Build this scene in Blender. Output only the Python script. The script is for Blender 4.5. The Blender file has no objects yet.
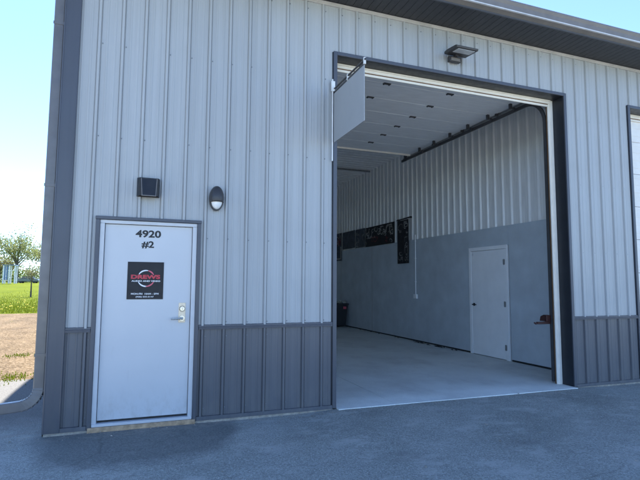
import bpy, bmesh, math, random
from mathutils import Vector, Matrix, noise as mnoise

R = math.radians
random.seed(7)
sc = bpy.context.scene
COL = sc.collection

# ------------------------------------------------------------------ camera
F_PX, YAW, PITCH, ROLL = 487.08, 0.3523, 0.0892, 0.0066
CAM = Vector((0.494, -5.435, 1.446))
cam_d = bpy.data.cameras.new('camera')
cam_d.sensor_width = 36.0
cam_d.lens = F_PX / 640 * 36.0
cam_d.clip_start = 0.05
cam_d.clip_end = 3000
cam = bpy.data.objects.new('camera', cam_d)
COL.objects.link(cam)
fw = Vector((math.sin(YAW) * math.cos(PITCH), math.cos(YAW) * math.cos(PITCH), math.sin(PITCH)))
r0 = Vector((math.cos(YAW), -math.sin(YAW), 0))
u0 = r0.cross(fw)
rt = r0 * math.cos(ROLL) + u0 * math.sin(ROLL)
up = -r0 * math.sin(ROLL) + u0 * math.cos(ROLL)
m = Matrix((rt, up, -fw)).transposed().to_4x4()
m.translation = CAM
cam.matrix_world = m
sc.camera = cam

# ------------------------------------------------------------------ daylight
SUN_EL, SUN_AZ = 55.0, 5.0            # the sun stands behind the building, a touch to the right
world = bpy.data.worlds.new('World')
sc.world = world
world.use_nodes = True
wn = world.node_tree
bg = wn.nodes['Background']
sky = wn.nodes.new('ShaderNodeTexSky')
sky.sky_type = 'NISHITA'
sky.sun_disc = False
sky.sun_elevation = R(SUN_EL)
sky.sun_rotation = R(SUN_AZ)
sky.air_density = 0.6
sky.dust_density = 0.05
sky.ozone_density = 5.0
wn.links.new(sky.outputs[0], bg.inputs[0])
bg.inputs[1].default_value = 0.14
sun_d = bpy.data.lights.new('sun', 'SUN')
sun_d.energy = 4.8
sun_d.angle = R(0.53)
sun_d.color = (1.0, 0.95, 0.87)
sun = bpy.data.objects.new('sun', sun_d)
COL.objects.link(sun)
sd = Vector((math.sin(R(SUN_AZ)) * math.cos(R(SUN_EL)), math.cos(R(SUN_AZ)) * math.cos(R(SUN_EL)), math.sin(R(SUN_EL))))
sun.rotation_euler = sd.to_track_quat('Z', 'Y').to_euler()
sun.location = (3, 30, 40)

vs = sc.view_settings
vs.view_transform = 'Standard'
vs.look = 'None'
vs.exposure = 1.88
vs.gamma = 1.0
vs.use_curve_mapping = False
sc.cycles.use_denoising = True
sc.cycles.max_bounces = 12
sc.cycles.diffuse_bounces = 8


# ------------------------------------------------------------------ materials
def new_mat(name):
    mt = bpy.data.materials.new(name)
    mt.use_nodes = True
    nt = mt.node_tree
    return mt, nt, nt.nodes['Principled BSDF']


def N(nt, t, **kw):
    n = nt.nodes.new(t)
    for k, v in kw.items():
        setattr(n, k, v)
    return n


def coords(nt, scale=(1, 1, 1)):
    tc = N(nt, 'ShaderNodeTexCoord')
    mp = N(nt, 'ShaderNodeMapping')
    mp.inputs['Scale'].default_value = scale
    nt.links.new(tc.outputs['Object'], mp.inputs[0])
    return mp.outputs[0]


def noise_tex(nt, vec, scale, detail=4, rough=0.55):
    n = N(nt, 'ShaderNodeTexNoise')
    n.inputs['Scale'].default_value = scale
    n.inputs['Detail'].default_value = detail
    n.inputs['Roughness'].default_value = rough
    nt.links.new(vec, n.inputs['Vector'])
    return n.outputs[0]


def ramp(nt, fac, stops):
    r = N(nt, 'ShaderNodeValToRGB')
    el = r.color_ramp.elements
    while len(el) < len(stops):
        el.new(0.5)
    for e, (p, c) in zip(el, stops):
        e.position = p
        e.color = (c[0], c[1], c[2], 1) if isinstance(c, (tuple, list)) else (c, c, c, 1)
    nt.links.new(fac, r.inputs[0])
    return r.outputs[0]


def mix(nt, a, b, fac, mode='MIX'):
    n = N(nt, 'ShaderNodeMix', data_type='RGBA', blend_type=mode)
    for sock, v in ((n.inputs[0], fac), (n.inputs[6], a), (n.inputs[7], b)):
        if hasattr(v, 'is_linked'):
            nt.links.new(v, sock)
        elif isinstance(v, (int, float)):
            sock.default_value = v
        else:
            sock.default_value = (v[0], v[1], v[2], 1)
    return n.outputs[2]


def bump(nt, bsdf, h, strength=0.3, dist=0.01):
    b = N(nt, 'ShaderNodeBump')
    b.inputs['Strength'].default_value = strength
    b.inputs['Distance'].default_value = dist
    nt.links.new(h, b.inputs['Height'])
    nt.links.new(b.outputs[0], bsdf.inputs['Normal'])


def simple(name, color, rough=0.5, metal=0.0, var=0.12, scale=6.0, vscale=(1, 1, 1), bmp=0.0, spec=0.5):
    """one surface colour with soft worn variation in tone and gloss"""
    mt, nt, b = new_mat(name)
    v = coords(nt, vscale)
    n = noise_tex(nt, v, scale, 5)
    lo = tuple(c * (1 - var) for c in color)
    hi = tuple(min(1, c * (1 + var)) for c in color)
    c = ramp(nt, n, [(0.3, lo), (0.7, hi)])
    nt.links.new(c, b.inputs['Base Color'])
    rr = ramp(nt, noise_tex(nt, v, scale * 2.3, 3), [(0.3, max(0, rough - 0.07)), (0.7, min(1, rough + 0.07))])
    nt.links.new(rr, b.inputs['Roughness'])
    b.inputs['Metallic'].default_value = metal
    b.inputs['Specular IOR Level'].default_value = spec
    if bmp:
        bump(nt, b, n, bmp, 0.01)
    return mt


def painted_steel(name, color, rough=0.42, dirt=(0.3, 0.27, 0.22), dirt_amt=0.18, spec=0.5):
    """prefinished siding: faint rain streaks, slight oil canning, dust by the ground"""
    mt, nt, b = new_mat(name)
    tc = N(nt, 'ShaderNodeTexCoord')
    v1 = coords(nt, (22, 22, 0.5))
    streak = noise_tex(nt, v1, 1.0, 4)
    blot = noise_tex(nt, coords(nt), 1.3, 5)
    c = ramp(nt, streak, [(0.25, tuple(x * 0.90 for x in color)), (0.55, color), (0.85, tuple(min(1, x * 1.05) for x in color))])
    sep = N(nt, 'ShaderNodeSeparateXYZ')
    nt.links.new(tc.outputs['Object'], sep.inputs[0])
    low = N(nt, 'ShaderNodeMapRange')
    low.inputs['From Min'].default_value = 0.45
    low.inputs['From Max'].default_value = 0.0
    nt.links.new(sep.outputs[2], low.inputs[0])
    mul = N(nt, 'ShaderNodeMath', operation='MULTIPLY')
    nt.links.new(low.outputs[0], mul.inputs[0])
    nt.links.new(ramp(nt, noise_tex(nt, coords(nt, (5, 5, 2)), 2.0, 6), [(0.35, 0.0), (0.8, dirt_amt * 3)]), mul.inputs[1])
    c = mix(nt, c, dirt, mul.outputs[0])
    c = mix(nt, c, tuple(x * 0.86 for x in color), ramp(nt, blot, [(0.5, 0.0), (0.8, 0.45)]))
    fl = N(nt, 'ShaderNodeMath', operation='DIVIDE')
    nt.links.new(sep.outputs[0], fl.inputs[0])
    fl.inputs[1].default_value = 0.9144
    f2 = N(nt, 'ShaderNodeMath', operation='FLOOR')
    nt.links.new(fl.outputs[0], f2.inputs[0])
    wnz = N(nt, 'ShaderNodeTexWhiteNoise', noise_dimensions='1D')
    nt.links.new(f2.outputs[0], wnz.inputs['W'])
    c = mix(nt, c, ramp(nt, wnz.outputs[0], [(0.0, 0.95), (1.0, 1.04)]), 1.0, 'MULTIPLY')
    run = ramp(nt, noise_tex(nt, coords(nt, (30, 30, 0.22)), 1.0, 6, 0.7), [(0.58, 0.0), (0.78, 0.30)])
    c = mix(nt, c, tuple(x * 0.70 for x in color), run)
    nt.links.new(c, b.inputs['Base Color'])
    rr = ramp(nt, blot, [(0.3, rough - 0.06), (0.7, rough + 0.08)])
    nt.links.new(rr, b.inputs['Roughness'])
    b.inputs['Specular IOR Level'].default_value = spec
    bump(nt, b, noise_tex(nt, coords(nt, (4.5, 4.5, 0.9)), 1.0, 2), 0.40, 0.03)
    return mt


M = {}
M['siding'] = painted_steel('light grey painted steel', (0.40, 0.408, 0.408), 0.40)
M['charcoal'] = painted_steel('charcoal painted steel', (0.108, 0.111, 0.124), 0.40, dirt_amt=0.10)
M['char_trim'] = painted_steel('charcoal trim steel', (0.074, 0.079, 0.096), 0.38, dirt_amt=0.06)
M['eave_trim'] = simple('light trim steel', (0.46, 0.44, 0.42), 0.45)
M['soffit'] = simple('charcoal soffit steel', (0.030, 0.031, 0.036), 0.5, vscale=(3, 1, 1))
M['gutter'] = simple('taupe grey gutter aluminium', (0.17, 0.155, 0.145), 0.5)
M['gutter_lip'] = simple('pale drip edge', (0.6, 0.6, 0.6), 0.35)
M['downspout'] = simple('grey downspout aluminium', (0.15, 0.142, 0.14), 0.36, metal=0.2)
M['screw'] = simple('screw heads', (0.16, 0.17, 0.19), 0.4)
M['roof'] = simple('roof steel', (0.10, 0.10, 0.105), 0.4)
M['inner_door'] = simple('bright white door enamel', (0.86, 0.86, 0.86), 0.38, var=0.04, scale=3)
def make_door():
    mt, nt, b = new_mat('white door enamel')
    base = (0.565, 0.57, 0.58)
    c = ramp(nt, noise_tex(nt, coords(nt), 2.0, 5), [(0.3, tuple(x * .965 for x in base)), (0.7, base)])
    sm = ramp(nt, noise_tex(nt, coords(nt, (5, 5, 2.2)), 1.6, 9, 0.74), [(0.60, 0.0), (0.80, 0.35)])
    c = mix(nt, c, (0.36, 0.35, 0.33), sm)
    tc = N(nt, 'ShaderNodeTexCoord')
    sp = N(nt, 'ShaderNodeSeparateXYZ')
    nt.links.new(tc.outputs['Object'], sp.inputs[0])
    low = N(nt, 'ShaderNodeMapRange')
    low.inputs['From Min'].default_value = 0.40
    low.inputs['From Max'].default_value = 0.06
    nt.links.new(sp.outputs[2], low.inputs[0])
    ml = N(nt, 'ShaderNodeMath', operation='MULTIPLY')
    nt.links.new(low.outputs[0], ml.inputs[0])
    nt.links.new(ramp(nt, noise_tex(nt, coords(nt, (9, 9, 5)), 2.0, 8, 0.7), [(0.45, 0.0), (0.75, 0.5)]), ml.inputs[1])
    c = mix(nt, c, (0.33, 0.30, 0.26), ml.outputs[0])
    nt.links.new(c, b.inputs['Base Color'])
    nt.links.new(ramp(nt, noise_tex(nt, coords(nt), 3, 5), [(0.3, 0.32), (0.7, 0.48)]), b.inputs['Roughness'])
    bump(nt, b, noise_tex(nt, coords(nt), 2.2, 2), 0.12, 0.02)
    return mt


M['white_door'] = make_door()
M['white_frame'] = simple('white frame enamel', (0.55, 0.555, 0.565), 0.42, var=0.05)
M['white_vinyl'] = simple('white vinyl stop', (0.82, 0.77, 0.69), 0.45, var=0.05)
M['jamb'] = simple('dark jamb steel', (0.014, 0.017, 0.023), 0.4)
M['section'] = simple('white door section steel', (0.82, 0.82, 0.82), 0.5, var=0.06, vscale=(0.6, 3, 1))
M['section_out'] = simple('almond white door section steel', (0.80, 0.76, 0.70), 0.45, var=0.05)
M['galv'] = simple('galvanised steel', (0.30, 0.31, 0.32), 0.38, metal=0.8, scale=20)
M['dark_galv'] = simple('dark hardware', (0.075, 0.075, 0.08), 0.45, metal=0.4)
M['liner'] = simple('bright liner steel', (0.80, 0.80, 0.79), 0.38, metal=0.0, vscale=(6, 6, 0.4), var=0.10)
M['ceiling'] = simple('ceiling liner steel', (0.82, 0.82, 0.82), 0.45, var=0.08)
M['panel_grey'] = simple('grey painted wall board', (0.49, 0.54, 0.58), 0.6, scale=2.5, var=0.09)
M['batten'] = simple('pale joint strip', (0.4, 0.4, 0.4), 0.5)
M['rubber'] = simple('black rubber', (0.02, 0.02, 0.02), 0.7)
M['nickel'] = simple('satin nickel', (0.62, 0.58, 0.50), 0.28, metal=0.9, scale=30)
M['brass'] = simple('pale brass plate', (0.80, 0.66, 0.48), 0.4, metal=0.1, scale=30)
M['black'] = simple('black plastic', (0.018, 0.018, 0.02), 0.42)
M['bronze'] = simple('dark bronze housing', (0.040, 0.038, 0.040), 0.4)
M['lens'] = simple('frosted lens', (0.85, 0.85, 0.84), 0.25)
M['lamp_glass'] = simple('grey lamp glass', (0.45, 0.46, 0.47), 0.2)
M['ink'] = simple('black vinyl lettering', (0.012, 0.012, 0.013), 0.5)
M['sign_black'] = simple('black sign board', (0.014, 0.014, 0.018), 0.35, spec=0.25)
M['sign_red'] = simple('red print', (0.55, 0.03, 0.05), 0.4)
M['sign_pink'] = simple('pink red print', (0.62, 0.10, 0.14), 0.4)
M['sign_white'] = simple('white print', (0.75, 0.75, 0.76), 0.4)
M['blade'] = simple('pale grey sign board', (0.32, 0.335, 0.35), 0.5, var=0.04, scale=2)
M['cream_tube'] = simple('white painted tube', (0.7, 0.7, 0.69), 0.4)
M['wood'] = simple('pine jamb board', (0.16, 0.09, 0.045), 0.6, vscale=(20, 20, 1), var=0.3)
M['sill_wood'] = simple('weathered sill board', (0.42, 0.29, 0.18), 0.8, scale=18, var=0.35, bmp=0.3)
M['red_iron'] = simple('dark red iron', (0.045, 0.014, 0.012), 0.5)
M['banner_dark'] = simple('black banner cloth', (0.012, 0.012, 0.015), 0.75, scale=9, var=0.4)
M['banner_grey'] = simple('slate banner cloth', (0.05, 0.06, 0.08), 0.7, scale=7, var=0.5)
M['banner_pale'] = simple('pale banner print', (0.33, 0.32, 0.30), 0.7, scale=25, var=0.35)
M['banner_red'] = simple('dark red banner print', (0.16, 0.02, 0.03), 0.7)
M['bin'] = simple('dark bin plastic', (0.02, 0.022, 0.026), 0.5)
M['paper'] = simple('crumpled pale rubbish', (0.45, 0.47, 0.42), 0.8, scale=30, var=0.4)
M['foundation'] = simple('foundation concrete', (0.36, 0.32, 0.27), 0.9, scale=25, var=0.3, bmp=0.4)


def make_asphalt():
    mt, nt, b = new_mat('asphalt')
    v = coords(nt)
    base = ramp(nt, noise_tex(nt, v, 0.8, 6, 0.6), [(0.3, (0.265, 0.276, 0.252)), (0.5, (0.340, 0.352, 0.324)), (0.72, (0.405, 0.415, 0.385))])
    vo = N(nt, 'ShaderNodeTexVoronoi')
    vo.inputs['Scale'].default_value = 130
    nt.links.new(v, vo.inputs['Vector'])
    speck = ramp(nt, vo.outputs['Color'], [(0.1, 0.68), (0.6, 1.0), (0.93, 1.2), (0.985, 2.2)])
    c = mix(nt, base, speck, 1.0, 'MULTIPLY')
    fine = ramp(nt, noise_tex(nt, v, 55, 6, 0.75), [(0.3, 0.58), (0.7, 1.42)])
    c = mix(nt, c, fine, 1.0, 'MULTIPLY')
    # worn, dusty patches
    dust = ramp(nt, noise_tex(nt, coords(nt, (1, 1.5, 1)), 2.3, 10, 0.74), [(0.52, 0.0), (0.64, 0.75)])
    c = mix(nt, c, (0.47, 0.47, 0.44), dust)
    # oil and tar stains
    st = ramp(nt, noise_tex(nt, coords(nt, (1.0, 1.6, 1)), 1.4, 10, 0.74), [(0.56, 0.0), (0.74, 0.45)])
    c = mix(nt, c, (0.13, 0.13, 0.128), st)
    def M2(op, a, bb, cc=None):
        n = N(nt, 'ShaderNodeMath', operation=op)
        for i, q in enumerate((a, bb, cc)):
            if q is None:
                continue
            if hasattr(q, 'is_linked'):
                nt.links.new(q, n.inputs[i])
            else:
                n.inputs[i].default_value = q
        return n.outputs[0]
    tc = N(nt, 'ShaderNodeTexCoord')
    sp = N(nt, 'ShaderNodeSeparateXYZ')
    nt.links.new(tc.outputs['Object'], sp.inputs[0])
    X, Y = sp.outputs[0], sp.outputs[1]
    ex = M2('POWER', M2('ABSOLUTE', M2('DIVIDE', M2('SUBTRACT', X, 0.55), 1.02), 0), 3.0)
    ey = M2('POWER', M2('ABSOLUTE', M2('DIVIDE', Y, 1.18), 0), 2.0)
    rad = M2('ADD', ex, ey)
    rad = M2('MULTIPLY_ADD', noise_tex(nt, v, 2.6, 9, 0.7), 0.9, M2('SUBTRACT', rad, 0.45))
    patch = ramp(nt, rad, [(0.62, 0.78), (0.98, 0.0)])
    c = mix(nt, c, mix(nt, (0.150, 0.158, 0.152), fine, 1.0, 'MULTIPLY'), patch)
    # tan dirt washed against the foot of the wall
    foot = N(nt, 'ShaderNodeMapRange')
    foot.inputs['From Min'].default_value = -0.34
    foot.inputs['From Max'].default_value = -0.02
    nt.links.new(Y, foot.inputs[0])
    ft = M2('MULTIPLY', foot.outputs[0], ramp(nt, noise_tex(nt, coords(nt, (1.2, 3, 1)), 4.0, 9, 0.75), [(0.48, 0.0), (0.66, 0.9)]))
    c = mix(nt, c, (0.40, 0.36, 0.30), ft)
    # paving beside the building, colour darkened to hold down its sunlit glare
    sun_dim = N(nt, 'ShaderNodeMapRange')
    sun_dim.inputs['From Min'].default_value = 0.1
    sun_dim.inputs['From Max'].default_value = 0.9
    nt.links.new(M2('MULTIPLY_ADD', noise_tex(nt, v, 3.0, 6), 0.8, M2('SUBTRACT', Y, 0.4)), sun_dim.inputs[0])
    c = mix(nt, c, mix(nt, (0.17, 0.165, 0.155), fine, 1.0, 'MULTIPLY'), sun_dim.outputs[0])
    # a few hairline cracks
    dn = N(nt, 'ShaderNodeTexNoise')
    dn.inputs['Scale'].default_value = 1.8
    dn.inputs['Detail'].default_value = 6
    nt.links.new(v, dn.inputs['Vector'])
    dv = mix(nt, v, dn.outputs['Color'], 0.30)
    vc = N(nt, 'ShaderNodeTexVoronoi', feature='DISTANCE_TO_EDGE')
    vc.inputs['Scale'].default_value = 0.75
    nt.links.new(dv, vc.inputs['Vector'])
    cr = ramp(nt, vc.outputs['Distance'], [(0.0, 1.0), (0.007, 0.0)])
    cr = M2('MULTIPLY', cr, ramp(nt, noise_tex(nt, v, 0.7, 4), [(0.50, 0.0), (0.62, 0.38)]))
    c = mix(nt, c, (0.07, 0.07, 0.07), cr)
    nt.links.new(c, b.inputs['Base Color'])
    b.inputs['Roughness'].default_value = 0.85
    b.inputs['Specular IOR Level'].default_value = 0.35
    h = N(nt, 'ShaderNodeMath', operation='ADD')
    nt.links.new(vo.outputs['Distance'], h.inputs[0])
    nt.links.new(noise_tex(nt, v, 40, 6, 0.7), h.inputs[1])
    bump(nt, b, h.outputs[0], 0.7, 0.012)
    return mt


def make_concrete():
    mt, nt, b = new_mat('trowelled concrete')
    v = coords(nt)
    c = ramp(nt, noise_tex(nt, v, 1.1, 7, 0.62), [(0.28, (0.58, 0.60, 0.57)), (0.5, (0.66, 0.68, 0.65)), (0.75, (0.72, 0.74, 0.71))])
    st = ramp(nt, noise_tex(nt, coords(nt, (1, 0.7, 1)), 1.3, 9, 0.66), [(0.47, 0.0), (0.72, 0.6)])
    c = mix(nt, c, (0.40, 0.39, 0.375), st)
    sp = ramp(nt, noise_tex(nt, coords(nt, (1, 1, 1)), 3.4, 8, 0.7), [(0.64, 0.0), (0.76, 0.5)])
    c = mix(nt, c, (0.26, 0.25, 0.235), sp)
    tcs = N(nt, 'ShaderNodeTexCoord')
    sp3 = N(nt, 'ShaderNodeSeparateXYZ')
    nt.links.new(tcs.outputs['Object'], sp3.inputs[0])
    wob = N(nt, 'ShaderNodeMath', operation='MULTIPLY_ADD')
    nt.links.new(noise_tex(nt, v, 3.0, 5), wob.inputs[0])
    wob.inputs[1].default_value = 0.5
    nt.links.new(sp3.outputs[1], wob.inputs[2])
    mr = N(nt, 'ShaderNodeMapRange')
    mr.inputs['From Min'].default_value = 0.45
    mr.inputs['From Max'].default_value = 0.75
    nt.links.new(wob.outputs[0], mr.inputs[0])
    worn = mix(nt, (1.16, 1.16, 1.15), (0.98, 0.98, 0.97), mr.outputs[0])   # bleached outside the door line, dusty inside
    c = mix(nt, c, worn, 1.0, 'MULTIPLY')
    fine = ramp(nt, noise_tex(nt, v, 80, 4, 0.7), [(0.3, 0.85), (0.7, 1.12)])
    c = mix(nt, c, fine, 1.0, 'MULTIPLY')
    nt.links.new(c, b.inputs['Base Color'])
    rr = ramp(nt, noise_tex(nt, v, 2.2, 5), [(0.3, 0.5), (0.7, 0.75)])
    nt.links.new(rr, b.inputs['Roughness'])
    bump(nt, b, noise_tex(nt, v, 30, 5), 0.12, 0.005)
    return mt


def make_gravel():
    mt, nt, b = new_mat('tan gravel')
    v = coords(nt)
    vo = N(nt, 'ShaderNodeTexVoronoi')
    vo.inputs['Scale'].default_value = 34
    nt.links.new(v, vo.inputs['Vector'])
    c = ramp(nt, vo.outputs['Color'], [(0.1, (0.088, 0.060, 0.031)), (0.5, (0.165, 0.118, 0.070)), (0.9, (0.29, 0.22, 0.145))])
    dirt = ramp(nt, noise_tex(nt, coords(nt, (1, 0.5, 1)), 1.2, 7, 0.65), [(0.35, 0.7), (0.65, 1.15)])
    c = mix(nt, c, dirt, 1.0, 'MULTIPLY')
    weed = ramp(nt, noise_tex(nt, coords(nt, (1.2, 0.6, 1)), 0.9, 6, 0.7), [(0.62, 0.0), (0.72, 0.5)])
    c = mix(nt, c, (0.11, 0.11, 0.03), weed)
    nt.links.new(c, b.inputs['Base Color'])
    b.inputs['Roughness'].default_value = 0.95
    b.inputs['Specular IOR Level'].default_value = 0.1
    bump(nt, b, vo.outputs['Distance'], 0.8, 0.03)
    return mt


def make_lawn():
    mt, nt, b = new_mat('spring lawn')
    v = coords(nt)
    c = ramp(nt, noise_tex(nt, coords(nt, (1, 0.35, 1)), 0.25, 8, 0.7), [(0.3, (0.085, 0.120, 0.004)), (0.55, (0.125, 0.160, 0.006)), (0.8, (0.155, 0.170, 0.009))])
    c = mix(nt, c, ramp(nt, noise_tex(nt, v, 9, 6, 0.8), [(0.3, 0.55), (0.7, 1.4)]), 1.0, 'MULTIPLY')
    nt.links.new(c, b.inputs['Base Color'])
    b.inputs['Roughness'].default_value = 0.9
    b.inputs['Specular IOR Level'].default_value = 0.05
    bump(nt, b, noise_tex(nt, v, 14, 6, 0.8), 1.0, 0.08)
    return mt


def make_leaf(name, a, bcol):
    mt, nt, b = new_mat(name)
    v = coords(nt)
    c = ramp(nt, noise_tex(nt, v, 0.8, 5, 0.7), [(0.3, a), (0.7, bcol)])
    nt.links.new(c, b.inputs['Base Color'])
    b.inputs['Roughness'].default_value = 0.7
    tr = N(nt, 'ShaderNodeBsdfTranslucent')
    nt.links.new(c, tr.inputs[0])
    mx = N(nt, 'ShaderNodeMixShader')
    mx.inputs[0].default_value = 0.45
    nt.links.new(b.outputs[0], mx.inputs[1])
    nt.links.new(tr.outputs[0], mx.inputs[2])
    nt.links.new(mx.outputs[0], nt.nodes['Material Output'].inputs[0])
    return mt


M['asphalt'] = make_asphalt()
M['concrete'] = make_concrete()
M['gravel'] = make_gravel()
M['lawn'] = make_lawn()
M['leaf'] = make_leaf('fresh spring leaves', (0.17, 0.20, 0.075), (0.26, 0.29, 0.12))
M['leaf_olive'] = make_leaf('olive bud leaves', (0.14, 0.145, 0.065), (0.22, 0.215, 0.10))
M['leaf_bright'] = make_leaf('bright hedge leaves', (0.07, 0.12, 0.025), (0.12, 0.17, 0.04))
M['bark'] = simple('grey bark', (0.10, 0.085, 0.07), 0.9, vscale=(6, 6, 1), var=0.35)
M['dandelion'] = simple('dandelion yellow', (0.65, 0.50, 0.02), 0.7)
M['grass_blade'] = make_leaf('grass blades', (0.085, 0.125, 0.005), (0.135, 0.165, 0.008))
M['car_paint'] = simple('grey green car paint', (0.12, 0.15, 0.14), 0.25)
M['car_glass'] = simple('car glass', (0.03, 0.04, 0.045), 0.1)
M['blue_board'] = simple('blue boards', (0.12, 0.20, 0.36), 0.5)


# ------------------------------------------------------------------ mesh helpers
class MB:
    """collects shapes, builds them as ONE mesh object"""

    def __init__(self):
        self.v, self.f, self.mi = [], [], []

    def add(self, vs, fs, mi=0):
        o = len(self.v)
        self.v += [tuple(x) for x in vs]
        self.f += [tuple(i + o for i in f) for f in fs]
        self.mi += [mi] * len(fs)

    def box(self, x0, x1, y0, y1, z0, z1, mi=0):
        vs = [(x, y, z) for x in (x0, x1) for y in (y0, y1) for z in (z0, z1)]
        self.add(vs, [(0, 1, 3, 2), (4, 6, 7, 5), (0, 4, 5, 1), (2, 3, 7, 6), (0, 2, 6, 4), (1, 5, 7, 3)], mi)

    def prism(self, pts, axis, a0, a1, mi=0):
        """closed 2-D outline pts swept along axis from a0 to a1"""
        def mk(p, a):
            return (a, p[0], p[1]) if axis == 0 else (p[0], a, p[1]) if axis == 1 else (p[0], p[1], a)
        n = len(pts)
        vs = [mk(p, a0) for p in pts] + [mk(p, a1) for p in pts]
        fs = [(i, (i + 1) % n, n + (i + 1) % n, n + i) for i in range(n)] + [tuple(range(n - 1, -1, -1)), tuple(range(n, 2 * n))]
        self.add(vs, fs, mi)

    def tube(self, pts, r, seg=8, mi=0, cap=True):
        pts = [Vector(p) for p in pts]
        rs = r if isinstance(r, (list, tuple)) else [r] * len(pts)
        rings = []
        prev = None
        for i, p in enumerate(pts):
            d = (pts[min(i + 1, len(pts) - 1)] - pts[max(i - 1, 0)]).normalized()
            if prev is None:
                a = d.cross(Vector((0, 0, 1)))
                if a.length < 1e-3:
                    a = d.cross(Vector((1, 0, 0)))
                a.normalize()
            else:
                a = prev - d * prev.dot(d)
                a.normalize()
            prev = a
            bb = d.cross(a)
            rings.append([p + (a * math.cos(t) + bb * math.sin(t)) * rs[i] for t in [2 * math.pi * k / seg for k in range(seg)]])
        vs = [q for rg in rings for q in rg]
        fs = []
        for i in range(len(rings) - 1):
            for k in range(seg):
                a, b2 = i * seg + k, i * seg + (k + 1) % seg
                fs.append((a, b2, b2 + seg, a + seg))
        if cap:
            fs.append(tuple(range(seg - 1, -1, -1)))
            fs.append(tuple(range(len(vs) - seg, len(vs))))
        self.add(vs, fs, mi)

    def sweep_rect(self, pts, w, h, side, mi=0):
        """rectangular bar swept along pts; side = fixed width direction"""
        pts = [Vector(p) for p in pts]
        side = Vector(side).normalized()
        vs = []
        for i, p in enumerate(pts):
            d = (pts[min(i + 1, len(pts) - 1)] - pts[max(i - 1, 0)]).normalized()
            n = d.cross(side).normalized()
            for a, b2 in ((-1, -1), (1, -1), (1, 1), (-1, 1)):
                vs.append(p + side * (a * w / 2) + n * (b2 * h / 2))
        fs = []
        for i in range(len(pts) - 1):
            for k in range(4):
                a, b2 = i * 4 + k, i * 4 + (k + 1) % 4
                fs.append((a, b2, b2 + 4, a + 4))
        fs += [(3, 2, 1, 0), tuple(len(vs) - 4 + k for k in range(4))]
        self.add(vs, fs, mi)

    def disc(self, c, r, axis_dir, h, seg=20, mi=0):
        c = Vector(c)
        d = Vector(axis_dir).normalized()
        self.tube([c, c + d * h], r, seg, mi)

    def build(self, name, mats, parent=None, bevel=0.0, smooth=False):
        me = bpy.data.meshes.new(name)
        me.from_pydata(self.v, [], self.f)
        bm = bmesh.new()
        bm.from_mesh(me)
        bmesh.ops.recalc_face_normals(bm, faces=bm.faces)
        bm.to_mesh(me)
        bm.free()
        if not isinstance(mats, (list, tuple)):
            mats = [mats]
        for mm in mats:
            me.materials.append(mm)
        if len(mats) > 1:
            for p, k in zip(me.polygons, self.mi):
                p.material_index = k
        if smooth:
            for p in me.polygons:
                p.use_smooth = True
        o = bpy.data.objects.new(name, me)
        COL.objects.link(o)
        if parent:
            o.parent = parent
            o.matrix_parent_inverse = parent.matrix_world.inverted()
        if bevel:
            md = o.modifiers.new('edge', 'BEVEL')
            md.width = bevel
            md.segments = 2
            md.limit_method = 'ANGLE'
            md.angle_limit = R(40)
        return o


def shift(o, root_loc):
    """make a part's mesh local to its thing's base"""
    o.data.transform(Matrix.Translation(-Vector(root_loc)))


def thing(name, label, cat, loc=(0, 0, 0), group=None):
    o = bpy.data.objects.new(name, None)
    o.empty_display_size = 0.2
    COL.objects.link(o)
    o.location = loc
    o['label'] = label
    o['category'] = cat
    if group:
        o['group'] = group
    return o


def part(mb, name, mats, root, bevel=0.0, smooth=False, label=None):
    """mesh built in world coordinates, parented to root (which only has a location)"""
    o = mb.build(name, mats, None, bevel, smooth)
    p = root
    loc = Vector((0, 0, 0))
    while p is not None:
        loc += p.location
        p = p.parent
    shift(o, loc)
    o.parent = root
    if label:
        o['label'] = label
    return o


def parts(mb, name, mats, root, bevel=0.0):
    """every connected piece of mb becomes a part of its own"""
    par = list(range(len(mb.v)))

    def find(a):
        while par[a] != a:
            par[a] = par[par[a]]
            a = par[a]
        return a
    for f in mb.f:
        for k in f[1:]:
            par[find(k)] = find(f[0])
    groups = {}
    for f, k in zip(mb.f, mb.mi):
        groups.setdefault(find(f[0]), []).append((f, k))
    outp = []
    for fl_ in groups.values():
        q = MB()
        idx = {}
        for f, k in fl_:
            for i in f:
                if i not in idx:
                    idx[i] = len(q.v)
                    q.v.append(mb.v[i])
            q.f.append(tuple(idx[i] for i in f))
            q.mi.append(k)
        outp.append(part(q, name, mats, root, bevel))
    return outp


def struct(mb, name, mats, bevel=0.0):
    o = mb.build(name, mats, None, bevel)
    o['kind'] = 'structure'
    return o


def text_geo(mb, text, x, z, height, y, depth=0.0015, xscale=1.0, bold=0.0, mi=0, width=None, align='CENTER'):
    """lettering standing in the plane y, facing -y; x,z = middle of the baseline; height = cap height"""
    cu = bpy.data.curves.new('lettering', 'FONT')
    cu.body = text
    cu.size = 1.0
    cu.align_x = align
    cu.offset = bold
    cu.extrude = 0.5
    cu.resolution_u = 4
    ob = bpy.data.objects.new('lettering', cu)
    COL.objects.link(ob)
    bpy.context.view_layer.update()
    dg = bpy.context.evaluated_depsgraph_get()
    me = bpy.data.meshes.new_from_object(ob.evaluated_get(dg))
    xs = [v.co.x for v in me.vertices]
    ys = [v.co.y for v in me.vertices]
    s = height / (max(ys) - min(ys))
    y0 = min(ys)
    sx = width / (max(xs) - min(xs)) if width else s * xscale
    xm = (max(xs) + min(xs)) / 2 if align == 'CENTER' else min(xs)
    vs = [(x + (v.co.x - xm) * sx, y - (v.co.z + 0.5) * depth, z + (v.co.y - y0) * s) for v in me.vertices]
    mb.add(vs, [tuple(p.vertices) for p in me.polygons], mi)
    bpy.data.objects.remove(ob)
    bpy.data.curves.remove(cu)
    bpy.data.meshes.remove(me)


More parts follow.
